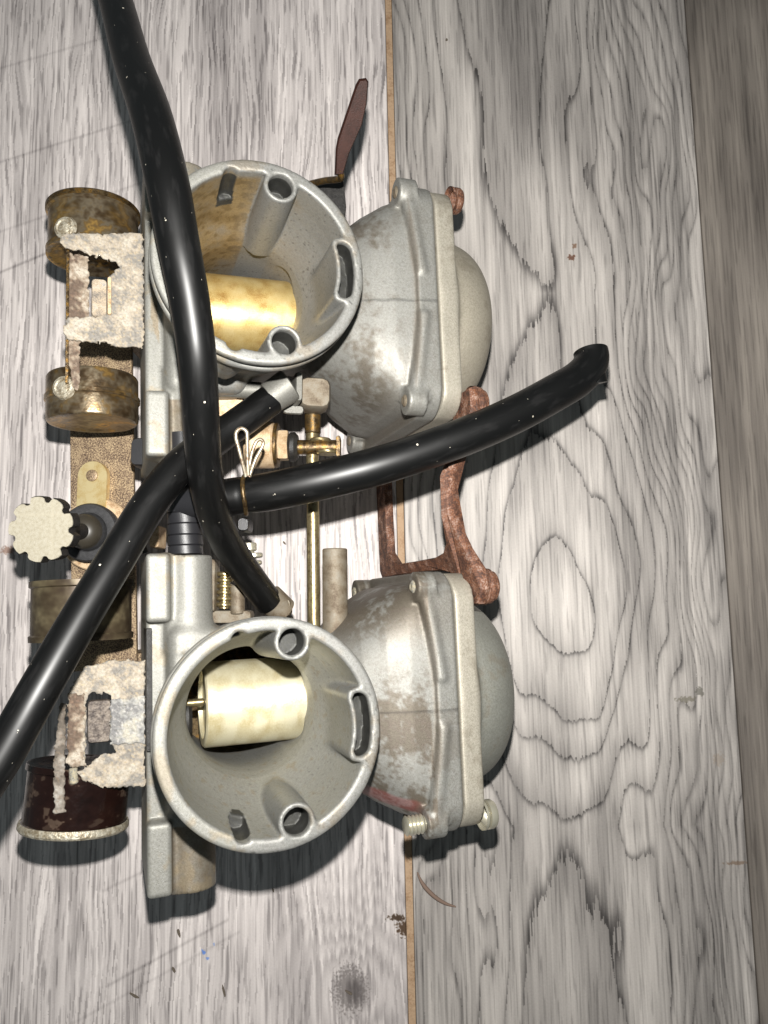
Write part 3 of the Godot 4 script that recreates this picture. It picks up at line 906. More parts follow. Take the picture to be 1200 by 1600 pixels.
func build_carburetors(bank: Node3D) -> void:
	var body := nets(body_field, Vector3(-30, -91, -49), Vector3(58, 2, 49), 0.5)
	var cover := nets(cover_field, Vector3(53, -80, -41), Vector3(90, -8, 38), 0.7)
	for k in 2:
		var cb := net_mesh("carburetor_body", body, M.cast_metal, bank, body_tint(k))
		cb.transform = frames[k]
		look(cb, "upper carburetor with amber fuel stains in its intake horn" if k == 0 else "lower carburetor with a clean intake horn and grimy bell")
		net_mesh("diaphragm_cover", cover, M.cast_metal, cb, cover_tint(k))
		carb_parts(cb, k)

func X_(b := Vector3.RIGHT) -> Basis: return along(b, Vector3(0, 1, 0.01))

func carb_parts(cb: Node3D, k: int) -> void:
	# slide across the bore
	var s := Soup.new()
	lathe(s, Vector3(-11.4, -46.6, -2.6), X_(), [Vector2(0, 1.2), Vector2(9.5, 1.2), Vector2(9.7, 0.0), Vector2(11.7, 0.0), Vector2(12.2, 0.5), Vector2(12.2, 44), Vector2(0, 44)], 96)
	look(commit("slide", s, M.slide_stained if k == 0 else M.slide_brass, cb), "amber stained brass slide" if k == 0 else "bright brass slide")
	s = Soup.new()
	rod(s, Vector3(-24, -45.5, -3.4), Vector3(-10.8, -45.5, -3.4), 1.15)
	commit("jet_needle", s, M.brass, cb)
	s = Soup.new()
	lathe(s, Vector3(-18.5, -49.0, 1.2), X_(), [Vector2(0, 0), Vector2(6.0, 0), Vector2(6.0, 3.2), Vector2(5.2, 4.2), Vector2(0, 4.2)], 32)
	commit("needle_jet", s, M.dark_plastic, cb)
	s = Soup.new()
	lathe(s, Vector3(0, -78, -2.5), along(Vector3(0.12, 1, 0)), [Vector2(0, -0.6), Vector2(17.0, -0.6), Vector2(17.0, 0.6), Vector2(0, 0.6)], 64)
	commit("throttle_plate", s, M.dark_brass, cb)
	if k == 1:
		s = Soup.new()
		box(s, Vector3(-26.4, -45.0, -9.0), Vector3(1.6, 17.0, 33.0), 0.2)
		commit("bowl_gasket", s, M.dark_plastic, cb)
	# screws through the flange
	for q in [[-16.2, -34.0], [-16.2, 30.4], [-71.8, -34.0], [-71.8, 30.4]]:
		var y: float = q[0]
		var z: float = q[1]
		var stub: bool = k == 1 and z > 0.0 and y > -40.0
		s = Soup.new()
		if stub:
			var prof := [Vector2(0, 0), Vector2(2.0, 0)]
			for i in 5: prof += [Vector2(2.65, 0.5 + i * 1.1), Vector2(2.1, 1.05 + i * 1.1)]
			prof += [Vector2(2.1, 6.4)]
			lathe(s, Vector3(38.6, y, z), X_(), prof, 28)
		else:
			lathe(s, Vector3(43.6, y, z), X_(), [Vector2(0, 0.2), Vector2(1.2, 0), Vector2(1.8, 0.4), Vector2(1.8, 2.0)], 20)
		commit("screw_end", s, M.bright_zinc if stub else M.dirty_cast if k == 0 else M.grey_crust, cb)
		if y > -40.0 and ((k == 0 and z < 0.0) or (k == 1 and z > 0.0)):
			s = Soup.new()
			lathe(s, Vector3(61.6, y, z), X_(), [Vector2(4.1, 0), Vector2(4.1, 0.7), Vector2(3.8, 1.0), Vector2(3.0, 1.1), Vector2(3.0, 1.4), Vector2(4.0, 1.6), Vector2(4.0, 3.0), Vector2(3.5, 3.8), Vector2(2.0, 4.2), Vector2(0.7, 4.3), Vector2(0.6, 3.5), Vector2(0, 3.5)], 32)
			look(commit("cover_screw", s, M.rust if k == 0 else M.bright_zinc, cb), "rusty cover screw" if k == 0 else "bright plated cover screw")
	# floats: two soldered drums on a corroded hinge bracket
	var cx := -41.6 if k == 0 else -44.3
	var rr := 13.2 if k == 0 else 13.8
	var spans := [[-36.6, -21.0], [16.6, 31.6]] if k == 0 else [[-40.0, -22.4], [11.6, 29.6]]
	for i in 2:
		var z0: float = spans[i][0]
		var L: float = spans[i][1] - z0
		s = Soup.new()
		var f := along(Vector3(0.0, 0, 1) if not (k == 1 and i == 1) else Vector3(-0.10, 0.02, 1).normalized(), Vector3(0, 1, 0.01))
		var lip := 0.5
		lathe(s, Vector3(cx, -56.5, z0), f, [Vector2(0, 1.0), Vector2(rr - 3.0, 0.9), Vector2(rr - 1.4, 0.3), Vector2(rr - 0.4, 0.5), Vector2(rr, 1.2), Vector2(rr, L * 0.5 - 0.9), Vector2(rr + lip, L * 0.5 - 0.6), Vector2(rr + lip, L * 0.5 + 0.6), Vector2(rr, L * 0.5 + 0.9), Vector2(rr, L - 1.2), Vector2(rr - 0.4, L - 0.5), Vector2(rr - 1.4, L - 0.3), Vector2(rr - 3.0, L - 0.9), Vector2(0, L - 1.0)] if i == 1 and k == 0 else [Vector2(0, 1.0), Vector2(rr - 3.0, 0.9), Vector2(rr - 1.0, 0.2), Vector2(rr + 0.5, 0.2), Vector2(rr + 0.6, 1.8), Vector2(rr, 2.2), Vector2(rr, L - 2.2), Vector2(rr + 0.6, L - 1.8), Vector2(rr + 0.5, L - 0.2), Vector2(rr - 1.0, L - 0.2), Vector2(rr - 3.0, L - 0.9), Vector2(0, L - 1.0)], 72)
		var fl := commit("float_drum", s, [M.tarnished_brass, M.tarnished_brass, M.olive_brass, M.varnish][k * 2 + i], cb)
		look(fl, ["upper tarnished brass float drum", "lower tarnished brass float drum", "olive grey float drum under the hose", "dark varnish coated float drum"][k * 2 + i])
	if k == 1:
		s = Soup.new()
		lathe(s, Vector3(cx, -56.5, 11.6) + Vector3(-0.10, 0.02, 1).normalized() * 16.2, along(Vector3(-0.10, 0.02, 1), Vector3(0, 1, 0.01)), [Vector2(rr - 1.0, -0.2), Vector2(rr + 0.7, -0.2), Vector2(rr + 1.0, 0.4), Vector2(rr + 1.0, 1.5), Vector2(rr + 0.5, 2.1), Vector2(rr - 1.0, 2.1)], 72)
		commit("float_rim", s, M.soldered, cb)
	else:
		s = Soup.new()
		lathe(s, Vector3(cx, -56.5, -36.9), along(Vector3(0, 0, 1), Vector3(0, 1, 0.01)), [Vector2(rr - 1.0, -0.1), Vector2(rr + 0.4, -0.1), Vector2(rr + 0.8, 0.4), Vector2(rr + 0.8, 1.6), Vector2(rr + 0.3, 2.0), Vector2(rr - 1.0, 2.0)], 72)
		commit("float_rim", s, M.dark_brass, cb)
	for z in ([-24.7, 23.6] if k == 0 else [19.4]):
		s = Soup.new()
		var p := Vector3(-49.4 if k == 0 else -52.0, -45.0 if k == 0 else -45.5, z)
		lathe(s, p, along(Vector3(-0.6, 1, 0)), [Vector2(3.6, -0.8), Vector2(3.2, 0.2), Vector2(2.4, 0.5), Vector2(2.0, 0.2), Vector2(1.2, 0.5), Vector2(0, 0.7)], 24)
		commit("solder", s, M.soldered, cb)
	var up := PackedVector2Array([Vector2(-50.5, -18.3), Vector2(-49.8, -21.0), Vector2(-46.2, -21.9), Vector2(-42.3, -22.3), Vector2(-39.3, -22.5), Vector2(-32.3, -23.8), Vector2(-27.3, -24.4), Vector2(-27.3, -9.6), Vector2(-27.3, 11.3), Vector2(-32.3, 11.6), Vector2(-35.3, 11.5), Vector2(-38.5, 10.6), Vector2(-41.2, 10.8), Vector2(-44.3, 10.5), Vector2(-47.0, 10.6), Vector2(-48.9, 9.9), Vector2(-49.5, 7.5), Vector2(-48.2, 3.9), Vector2(-45.6, 3.4), Vector2(-42.2, 3.1), Vector2(-40.0, 2.7), Vector2(-37.3, 2.0), Vector2(-37.3, -9.7), Vector2(-35.7, -11.5), Vector2(-33.8, -13.0), Vector2(-35.3, -14.1), Vector2(-37.3, -14.6), Vector2(-39.3, -15.4), Vector2(-42.0, -15.5), Vector2(-42.8, -15.8), Vector2(-45.2, -16.8), Vector2(-47.9, -16.3)])
	var dn := PackedVector2Array([Vector2(-47.4, -9.4), Vector2(-46.0, -11.6), Vector2(-43.5, -15.6), Vector2(-38.9, -16.5), Vector2(-37.2, -17.1), Vector2(-27.3, -16.5), Vector2(-27.3, 17.8), Vector2(-33.1, 17.2), Vector2(-38.7, 16.9), Vector2(-40.2, 16.0), Vector2(-41.2, 15.2), Vector2(-43.6, 14.0), Vector2(-44.8, 11.8), Vector2(-42.2, 10.5), Vector2(-40.3, 9.1), Vector2(-38.9, 8.0), Vector2(-35.1, 7.8), Vector2(-36.4, 5.6), Vector2(-36.4, -5.6), Vector2(-36.3, -7.4), Vector2(-39.5, -8.5), Vector2(-42.1, -8.4), Vector2(-42.5, -6.1), Vector2(-42.7, -1.9), Vector2(-42.5, 6.9), Vector2(-42.8, 10.7), Vector2(-47.3, 10.5)])
	look(crust_plate("float_bracket", up if k == 0 else dn, -42.2, 0.55, 11.0 + k * 30.0, cb, [Color(0.26, 0.245, 0.225), Color(0.41, 0.36, 0.295), Color(0.48, 0.445, 0.385), Color(0.42, 0.34, 0.22)]), "cream corroded float hinge bracket with a ragged hole")
	if k == 0:
		crust_plate("float_arm", PackedVector2Array([Vector2(-48.3, -16.5), Vector2(-42.6, -16.0), Vector2(-42.4, 3.6), Vector2(-44.9, 11.4), Vector2(-44.8, 25.0), Vector2(-46.8, 24.8), Vector2(-48.4, 11.6), Vector2(-48.4, 4.0)]), -43.6, 0.4, 5.0, cb, [Color(0.14, 0.10, 0.075), Color(0.32, 0.26, 0.20), Color(0.50, 0.45, 0.38), Color(0.20, 0.13, 0.09)])
		s = Soup.new()
		box(s, Vector3(-48.3, -45.4, 3.0), Vector3(0.9, 5.0, 40.0), 0.2)
		commit("float_rail", s, M.dark_brass, cb)
		s = Soup.new()
		box(s, Vector3(-39.7, -44.2, -3.2), Vector3(4.3, 3.0, 11.6), 0.5)
		commit("needle_seat", s, M.corroded_zinc, cb)
		s = Soup.new()
		box(s, Vector3(-36.9, -41.6, -3.4), Vector3(1.1, 1.4, 11.4), 0.2)
		commit("bracket_fold", s, M.peach_zinc, cb)
	else:
		crust_plate("float_arm", PackedVector2Array([Vector2(-47.4, -9.0), Vector2(-42.8, -8.6), Vector2(-42.9, 10.6), Vector2(-47.4, 10.4)]), -41.4, 0.45, 6.0, cb, [Color(0.14, 0.10, 0.075), Color(0.32, 0.26, 0.20), Color(0.50, 0.45, 0.38), Color(0.20, 0.13, 0.09)])
		crust_plate("float_rail", PackedVector2Array([Vector2(-49.3, -6.5), Vector2(-47.6, -6.5), Vector2(-47.8, 12.0), Vector2(-47.4, 22.0), Vector2(-50.6, 22.5), Vector2(-50.9, 11.0)]), -42.9, 0.6, 7.0, cb, [Color(0.14, 0.12, 0.10), Color(0.26, 0.23, 0.20), Color(0.36, 0.34, 0.31), Color(0.20, 0.15, 0.11)])
		s = Soup.new()
		box(s, Vector3(-39.3, -45.2, -0.6), Vector3(6.2, 2.6, 11.5), 0.5)
		commit("needle_seat", s, M.dark_crust, cb)
		crust_plate("bracket_pad", PackedVector2Array([Vector2(-36.6, -6.6), Vector2(-27.4, -7.0), Vector2(-27.4, 6.2), Vector2(-36.6, 5.6)]), -41.3, 0.4, 8.0, cb, [Color(0.22, 0.22, 0.225), Color(0.36, 0.36, 0.35), Color(0.46, 0.44, 0.38), Color(0.50, 0.48, 0.46)])
		s = Soup.new()
		rod(s, Vector3(-45.8, -42.6, 10.8), Vector3(-45.6, -42.6, 15.0), 1.15)
		commit("hinge_pin", s, M.grey_crust, cb)

# a corroded sheet: lumpy on both faces, eaten at its edges
func crust_plate(called: String, poly: PackedVector2Array, y0: float, half: float, sd: float, cb: Node, cols: Array) -> MeshInstance3D:
	var lo := poly[0]
	var hi := poly[0]
	for p in poly:
		lo = lo.min(p)
		hi = hi.max(p)
	lo -= Vector2(2, 2)
	hi += Vector2(2, 2)
	var st := 0.35
	var gw := int((hi.x - lo.x) / st) + 2
	var gh := int((hi.y - lo.y) / st) + 2
	var grid := PackedFloat32Array()
	grid.resize(gw * gh)
	var n := poly.size()
	for gy in gh:
		for gx in gw:
			var p := lo + Vector2(gx, gy) * st
			var d := 1e9
			var inside := false
			for i in n:
				var a := poly[i]
				var b := poly[(i + 1) % n]
				var ab := b - a
				d = minf(d, p.distance_squared_to(a + ab * clampf((p - a).dot(ab) / ab.length_squared(), 0.0, 1.0)))
				if (a.y > p.y) != (b.y > p.y) and p.x < a.x + ab.x * (p.y - a.y) / ab.y: inside = not inside
			grid[gy * gw + gx] = sqrt(d) * (-1.0 if inside else 1.0)
	var f := func(x: float, y: float, z: float) -> float:
		var fx := clampf((x - lo.x) / st, 0.0, gw - 1.01)
		var fy := clampf((z - lo.y) / st, 0.0, gh - 1.01)
		var ix := int(fx)
		var iy := int(fy)
		var k := iy * gw + ix
		var d2 := lerpf(lerpf(grid[k], grid[k + 1], fx - ix), lerpf(grid[k + gw], grid[k + gw + 1], fx - ix), fy - iy)
		var w := noise3b.get_noise_3d(x * 1.6 + sd, y, z * 1.6)
		var w2 := noise3b.get_noise_3d(x * 4.5, y * 2.0 + sd, z * 4.5)
		d2 += w * 0.9 + w2 * 0.5 + 0.1
		var ax := absf(y - y0) - half - w * 0.32 - w2 * 0.22
		return sqrt(maxf(d2 + 0.3, 0.0) ** 2 + maxf(ax + 0.3, 0.0) ** 2) + minf(maxf(d2 + 0.3, ax + 0.3), 0.0) - 0.3
	var net := nets(f, Vector3(lo.x, y0 - half - 1.2, lo.y), Vector3(hi.x, y0 + half + 1.2, hi.y), 0.36)
	var tint := func(p: Vector3, _n: Vector3) -> Color:
		var a := noise3.get_noise_3d(p.x * 2.2 + sd, p.y, p.z * 2.2) + 0.45 * noise3b.get_noise_3d(p.x * 2.0, p.y, p.z * 2.0 + sd)
		var b := noise3b.get_noise_3d(p.x * 4.0 + 7.0, p.y, p.z * 4.0)
		var c: Color = cols[0].lerp(cols[1], smooth01(-0.25, 0.1, a)).lerp(cols[2], smooth01(0.12, 0.4, a)).lerp(cols[3], smooth01(0.2, 0.5, b) * 0.7)
		return c * (1.0 + 0.25 * b)
	return net_mesh(called, net, M.crusted, cb, tint)

func ragged(poly: PackedVector2Array, sd: int) -> PackedVector2Array:
	var rng := RandomNumberGenerator.new()
	rng.seed = 100 + sd
	var out := PackedVector2Array()
	for i in poly.size():
		var a := poly[i]
		var b := poly[(i + 1) % poly.size()]
		var n := maxi(int(a.distance_to(b) / 1.1), 1)
		var nor := (b - a).orthogonal().normalized()
		for j in n:
			out.append(a.lerp(b, float(j) / n) + nor * rng.randf_range(-0.30, 0.30) + Vector2(rng.randf_range(-0.08, 0.08), rng.randf_range(-0.08, 0.08)))
	return out

# ------------------------------------------------------------------ what joins the two
func build_linkage(bank: Node3D) -> void:
	var s := Soup.new()
	# mounting plate
	var pv := Basis(Vector3.UP, deg_to_rad(3.2))
	prism(s, PackedVector2Array([Vector2(-10.6, -57), Vector2(10.6, -57), Vector2(10.6, 57), Vector2(-10.6, 57)]), Vector3(-94.0, 24.6, -35.5), pv.x, pv.z, Vector3.UP, 1.6, 0.25)
	var plate := commit("mounting_plate", s, M.plated_steel, bank)
	s = Soup.new()
	var tab := PackedVector2Array()
	for i in 13: tab.append(Vector2(cos(PI + PI * i / 12) * 5.0, sin(PI + PI * i / 12) * 5.0 - 4.0))
	tab.append(Vector2(5.0, 12)); tab.append(Vector2(-5.0, 12))
	prism(s, tab, Vector3(-96.4, 26.4, -38.0), Vector3.RIGHT, Vector3.BACK, Vector3.UP, 3.0, 0.4)
	look(commit("tongue", s, M.gold_zinc, plate), "bright gold zinc tongue with rounded end")
	s = Soup.new()
	lathe(s, Vector3(-96.5, 29.4, -42.0), Basis(), [Vector2(2.0, 0), Vector2(1.9, 0.4), Vector2(1.2, 0.7), Vector2(0, 0.75)], 24)
	commit("rivet", s, M.plated_steel, plate)
	s = Soup.new()
	box(s, Vector3(-84, 12.3, -92), Vector3(14, 24.4, 4), 0.5)
	commit("plate_foot", s, M.plated_steel, plate)
	s = Soup.new()
	box(s, Vector3(-80, 12.3, 18), Vector3(14, 24.4, 4), 0.5)
	commit("plate_foot", s, M.plated_steel, plate)
	# choke plunger
	s = Soup.new()
	lathe(s, Vector3(-94.5, 26.3, -22.6), Basis(), [Vector2(4, 0), Vector2(12.0, 0), Vector2(12.0, 2.4), Vector2(11.6, 2.8), Vector2(4, 2.8)], 56)
	commit("washer", s, M.peach_zinc, bank)
	s = Soup.new()
	lathe(s, Vector3(-95.4, 29.2, -22.8), Basis(), [Vector2(9.4, 0), Vector2(9.6, 3.2), Vector2(9.0, 4.6), Vector2(7.6, 5.2), Vector2(6.4, 5.0), Vector2(6.0, 4.4), Vector2(5.7, 7.0), Vector2(4.8, 9.0), Vector2(3.0, 10.2), Vector2(0, 10.6)], 56)
	var boot := commit("plunger_boot", s, M.boot_rubber, bank)
	s = Soup.new()
	lathe(s, Vector3(-95.4, 34.0, -22.8), Basis(), [Vector2(5.8, 0), Vector2(5.6, 3.4), Vector2(4.8, 5.2), Vector2(3.0, 6.4), Vector2(0, 6.8)], 40)
	commit("boot_tip", s, M.olive_plastic, boot)
	s = Soup.new()
	rod(s, Vector3(-95.2, 38, -22.6), Vector3(-93.9, 67, -20.8), 2.6)
	commit("plunger_stem", s, M.dark_plastic, bank)
	s = Soup.new()
	var gear := PackedVector2Array()
	var lobes := 9
	for i in lobes:
		for st in [[0.0, 9.25], [0.18, 9.35], [0.36, 9.25], [0.50, 9.1], [0.60, 8.7], [0.66, 7.9], [0.76, 7.65], [0.88, 7.8], [0.94, 8.6]]:
			gear.append(Vector2.from_angle(TAU * (i + st[0]) / lobes - 1.9) * st[1])
	var kb := along(Vector3(-0.02, 1, 0.10), Vector3(0, 0, 1))
	prism(s, gear, Vector3(-93.9, 65.6, -20.7), kb.x, kb.z, kb.y, 4.6, 0.35)
	var knob := commit("choke_knob", s, M.dark_plastic, bank)
	look(knob, "fluted round choke knob with a worn cream face")
	s = Soup.new()
	var face := PackedVector2Array()
	for p in gear: face.append(p * 0.975)
	prism(s, face, Vector3(-93.9, 65.6, -20.7) + kb.y * 4.3, kb.x, kb.z, kb.y, 0.7, 0.2)
	commit("knob_face", s, M.knob_face, knob)

	# throttle rod between the two, with its clevis
	s = Soup.new()
	rod(s, Vector3(-22.6, 45, -66), Vector3(-21.2, 45, 9), 2.0)
	commit("throttle_rod", s, M.brass, bank)
	s = Soup.new()
	rod(s, Vector3(-22.4, 45, -63), Vector3(-22.2, 45, -52.5), 2.5)
	commit("rod_sleeve", s, M.dark_brass, bank)
	s = Soup.new()
	rod(s, Vector3(-14.9, 47.5, -16.5), Vector3(-14.5, 47.5, 12), 3.8)
	commit("rod_boss", s, M.dirty_cast, bank)
	s = Soup.new()
	box(s, Vector3(-21.6, 50.5, -63.2), Vector3(9.6, 9, 9.6), 1.2, Basis(Vector3.BACK, -0.2))
	commit("rod_lug", s, M.dirty_cast, bank)
	s = Soup.new()
	rod(s, Vector3(-29, 46.5, -48), Vector3(-13.6, 46.5, -48), 2.3)
	var clev := commit("clevis", s, M.dark_brass, bank)
	for q in [[-49.9, -19.6], [-46.2, -17.4]]:
		s = Soup.new()
		rod(s, Vector3(q[1], 47.4, q[0] - 0.6), Vector3(q[1], 47.4, q[0] + 0.6), 3.3)
		commit("clevis_washer", s, M.brass, clev)
	s = Soup.new()
	box(s, Vector3(-14.0, 47, -47.8), Vector3(1.4, 5, 6.6), 0.3)
	commit("clevis_end", s, M.dark_brass, clev)
	s = Soup.new()
	rod(s, Vector3(-42.5, 46, -48.7), Vector3(-33.7, 46, -48.7), 7.2, 0.6, 40)
	commit("spring_housing", s, M.peach_zinc, bank)
	s = Soup.new()
	rod(s, Vector3(-33.8, 46, -48.7), Vector3(-32.6, 46, -48.7), 7.0, 0.3, 40)
	commit("washer", s, M.dark_brass, bank)
	s = Soup.new()
	hexnut(s, Vector3(-32.6, 46, -48.6), Vector3(-29.6, 46, -48.6), 5.0, 0.25)
	commit("hex_nut", s, M.peach_zinc, bank)
	s = Soup.new()
	rod(s, Vector3(-29.8, 46, -48.2), Vector3(-26.6, 46, -48.2), 4.6, 1.0, 32)
	commit("lock_cap", s, M.dark_plastic, bank)

	# nipples for the hoses
	s = Soup.new()
	lathe(s, Vector3(-36.5, 62.4, -56.9), along(Vector3(9.6, -0.6, -6.8)), [Vector2(0, 0), Vector2(2.8, 0), Vector2(2.8, 3.6), Vector2(4.7, 4.2), Vector2(5.0, 11), Vector2(4.4, 11.4), Vector2(0, 11.4)], 36)
	commit("vent_nipple", s, M.plain_cast, bank)
	s = Soup.new()
	box(s, Vector3(-26.2, 57, -63.0), Vector3(2.2, 10, 9.0), 0.7, Basis(Vector3.BACK, -0.3))
	box(s, Vector3(-27.2, 55, -57.6), Vector3(6.2, 1.6, 2.6), 0.5, Basis(Vector3.BACK, -0.2))
	commit("nipple_bracket", s, M.plain_cast, bank)
	s = Soup.new()
	lathe(s, Vector3(-38, 49.5, -5.2), along(Vector3(4, -3.4, 4.2)), [Vector2(0, 0), Vector2(2.7, 0), Vector2(2.7, 5.0), Vector2(4.4, 5.4), Vector2(4.4, 12), Vector2(0, 12)], 36)
	commit("vent_nipple", s, M.dirty_cast, bank)
	s = Soup.new()
	box(s, Vector3(-30.2, 44.5, 1.2), Vector3(4.2, 5, 5.4), 0.6)
	commit("nipple_bracket", s, M.dirty_cast, bank)

	# fuel tee between the castings
	s = Soup.new()
	var T0 := Vector3(-58.8, 59.6, -49)
	var T1 := Vector3(-57.0, 59.6, -14)
	var prof := [Vector2(0, 0), Vector2(4.9, 0)]
	var L := T0.distance_to(T1)
	for h in [6.0, 11.0, 23.2, 26.4, 29.6, 32.6]: prof += [Vector2(4.9, h - 0.25), Vector2(4.55, h), Vector2(4.9, h + 0.25)]
	prof += [Vector2(4.9, L), Vector2(0, L)]
	lathe(s, T0, along(T1 - T0), prof, 40)
	rod(s, Vector3(-58, 61, -29), Vector3(-48, 65.4, -28.9), 4.6, 0.4, 32)
	commit("fuel_tee", s, M.tee_plastic, bank)
	s = Soup.new()
	box(s, Vector3(-74.0, 40, -46.6), Vector3(8.6, 14, 8.8), 0.8)
	commit("rubber_block", s, M.tee_plastic, bank)
	s = Soup.new()
	box(s, Vector3(-46.5, 49.5, -60.6), Vector3(15.0, 1.6, 7.6), 0.3, Basis(Vector3.BACK, -0.12))
	commit("cable_plate", s, M.peach_zinc, bank)
	s = Soup.new()
	rod(s, Vector3(-56, 55, -64.6), Vector3(-37, 54, -63.8), 2.6)
	commit("fuel_gallery", s, M.plain_cast, bank)

	# idle adjusting screws below the long hose
	s = Soup.new()
	box(s, Vector3(-47.6, 43, 4.0), Vector3(15, 6, 4.0), 0.6)
	commit("screw_bridge", s, M.dirty_cast, bank)
	s = Soup.new()
	box(s, Vector3(-52.4, 45, -5.4), Vector3(3.4, 7, 16), 0.5)
	commit("screw_post", s, M.dirty_cast, bank)
	s = Soup.new()
	for i in 6:
		lathe(s, Vector3(-48.5, 45, -9.6 + i * 1.85), along(Vector3.BACK), [Vector2(0, 0), Vector2(2.1, 0), Vector2(2.5, 0.45), Vector2(2.5, 0.9), Vector2(2.1, 1.3), Vector2(1.6, 1.3), Vector2(1.6, 1.85)], 20)
	commit("idle_screw", s, M.brass, bank)
	s = Soup.new()
	rod(s, Vector3(-44.6, 45, -5.6), Vector3(-44.4, 45, 3.2), 2.2)
	commit("idle_stop", s, M.dirty_cast, bank)
	s = Soup.new()
	rod(s, Vector3(-41.2, 46, -18.4), Vector3(-41.1, 46, -15.9), 2.3)
	rod(s, Vector3(-41.0, 46, -15.9), Vector3(-40.9, 46, -11.6), 1.5)
	rod(s, Vector3(-39.6, 46.5, -15.2), Vector3(-39.5, 46.5, -13.8), 2.7)
	rod(s, Vector3(-39.5, 46.5, -12.9), Vector3(-39.4, 46.5, -11.6), 2.4)
	commit("balance_screw", s, M.bright_zinc, bank)
	s = Soup.new()
	box(s, Vector3(-70.8, 40, -20.6), Vector3(3.0, 8, 7.0), 0.4)
	commit("plate_tab", s, M.peach_zinc, bank)
	s = Soup.new()
	wire(s, [Vector3(-70, 46, -26.5), Vector3(-72.5, 47, -23), Vector3(-74, 46, -19), Vector3(-73, 45, -15.5)], 0.9)
	commit("return_spring", s, M.dark_plastic, bank)

	# choke lever at the top
	s = Soup.new()
	var lv := [Vector3(-14.3, 71.0, -131.8), Vector3(-13.6, 73.0, -133.7), Vector3(-7.9, 83.0, -142.6), Vector3(-6.9, 84.2, -143.4), Vector3(-4.9, 84.5, -143.4), Vector3(-4.3, 84.0, -142.7), Vector3(-4.8, 80.6, -138.4), Vector3(-6.2, 77.0, -134.6), Vector3(-10.1, 72.0, -129.2), Vector3(-11.9, 69.0, -124.3), Vector3(-14.4, 69.0, -124.3)]
	var la := Vector3(8.5, 12.5, -15.5).normalized()
	var lx := la.cross(Vector3(0.35, 1, 0.2)).normalized()
	var ln := lx.cross(la).normalized()
	if ln.y < 0.0: ln = -ln
	var lp := PackedVector2Array()
	for p in lv: lp.append(Vector2((p - lv[10]).dot(lx), (p - lv[10]).dot(la)))
	prism(s, lp, lv[10] - ln * 1.6, lx, la, ln, 2.6, 0.8)
	commit("choke_lever", s, M.lever_brown, bank, 60.0)
	s = Soup.new()
	wire(s, [Vector3(-12.9, 70, -125.4), Vector3(-12.6, 67.5, -124.6), Vector3(-13.6, 65.6, -124.9), Vector3(-18.5, 60, -127.6), Vector3(-26, 52, -130.5)], 1.0, 8)
	commit("lever_strip", s, M.dark_brass, bank)
	s = Soup.new()
	prism(s, PackedVector2Array([Vector2(-6, -6.5), Vector2(3.6, -6.5), Vector2(4.4, 2), Vector2(3.8, 9), Vector2(-6, 9)]), Vector3(-16.4, 49, -127), Vector3.RIGHT, Vector3.BACK, Vector3.UP, 2.0, 0.3)
	commit("lever_plate", s, M.dark_plastic, bank)

	# rusted strap that ties the two diaphragm covers together
	s = Soup.new()
	var strap := PackedVector2Array([Vector2(-9.8, 27), Vector2(-9.6, 34), Vector2(-12.8, 41), Vector2(-14.6, 52), Vector2(-14.6, 64), Vector2(-12.8, 74), Vector2(-9.8, 81), Vector2(-9.6, 86), Vector2(-12.5, 90), Vector2(-17.5, 90.5), Vector2(-21, 88), Vector2(-22.5, 83.5), Vector2(-28, 80.5), Vector2(-36, 79.3), Vector2(-46, 79), Vector2(-56, 79.3), Vector2(-66, 79.6), Vector2(-74, 79.6), Vector2(-76.4, 77), Vector2(-76.6, 60), Vector2(-76.6, 30), Vector2(-67.4, 30), Vector2(-67.4, 62), Vector2(-66.8, 71), Vector2(-60, 75.6), Vector2(-48, 75.4), Vector2(-36, 75.0), Vector2(-28, 74.0), Vector2(-22.5, 71.5), Vector2(-19.6, 64), Vector2(-19.2, 52), Vector2(-19.6, 42), Vector2(-21.6, 27)])
	prism(s, strap, Vector3(55.4, 0, 0), Vector3.UP, Vector3.BACK, Vector3.RIGHT, 3.0, 0.7)
	for i in s.v.size():
		s.v[i].x += 6.8 * smooth01(-62.0, -34.0, s.v[i].y) * (smooth01(64.0, 83.0, s.v[i].z) + smooth01(52.0, 36.0, s.v[i].z))
	var st := commit("rusty_strap", s, M.rust, bank)
	st.transform = frames[0]
	look(st, "rusty forked strap bridging the two diaphragm covers")
	for z in [30.4, 85.0]:
		s = Soup.new()
		lathe(s, Vector3(65.0, -16.0, z), X_(), [Vector2(5.4, 0), Vector2(5.5, 1.2), Vector2(4.9, 1.5), Vector2(5.3, 2.0), Vector2(5.2, 2.8), Vector2(4.6, 3.2), Vector2(4.4, 4.2), Vector2(3.4, 4.9), Vector2(0, 5.0)], 28)
		commit("strap_bolt", s, M.rust, st)

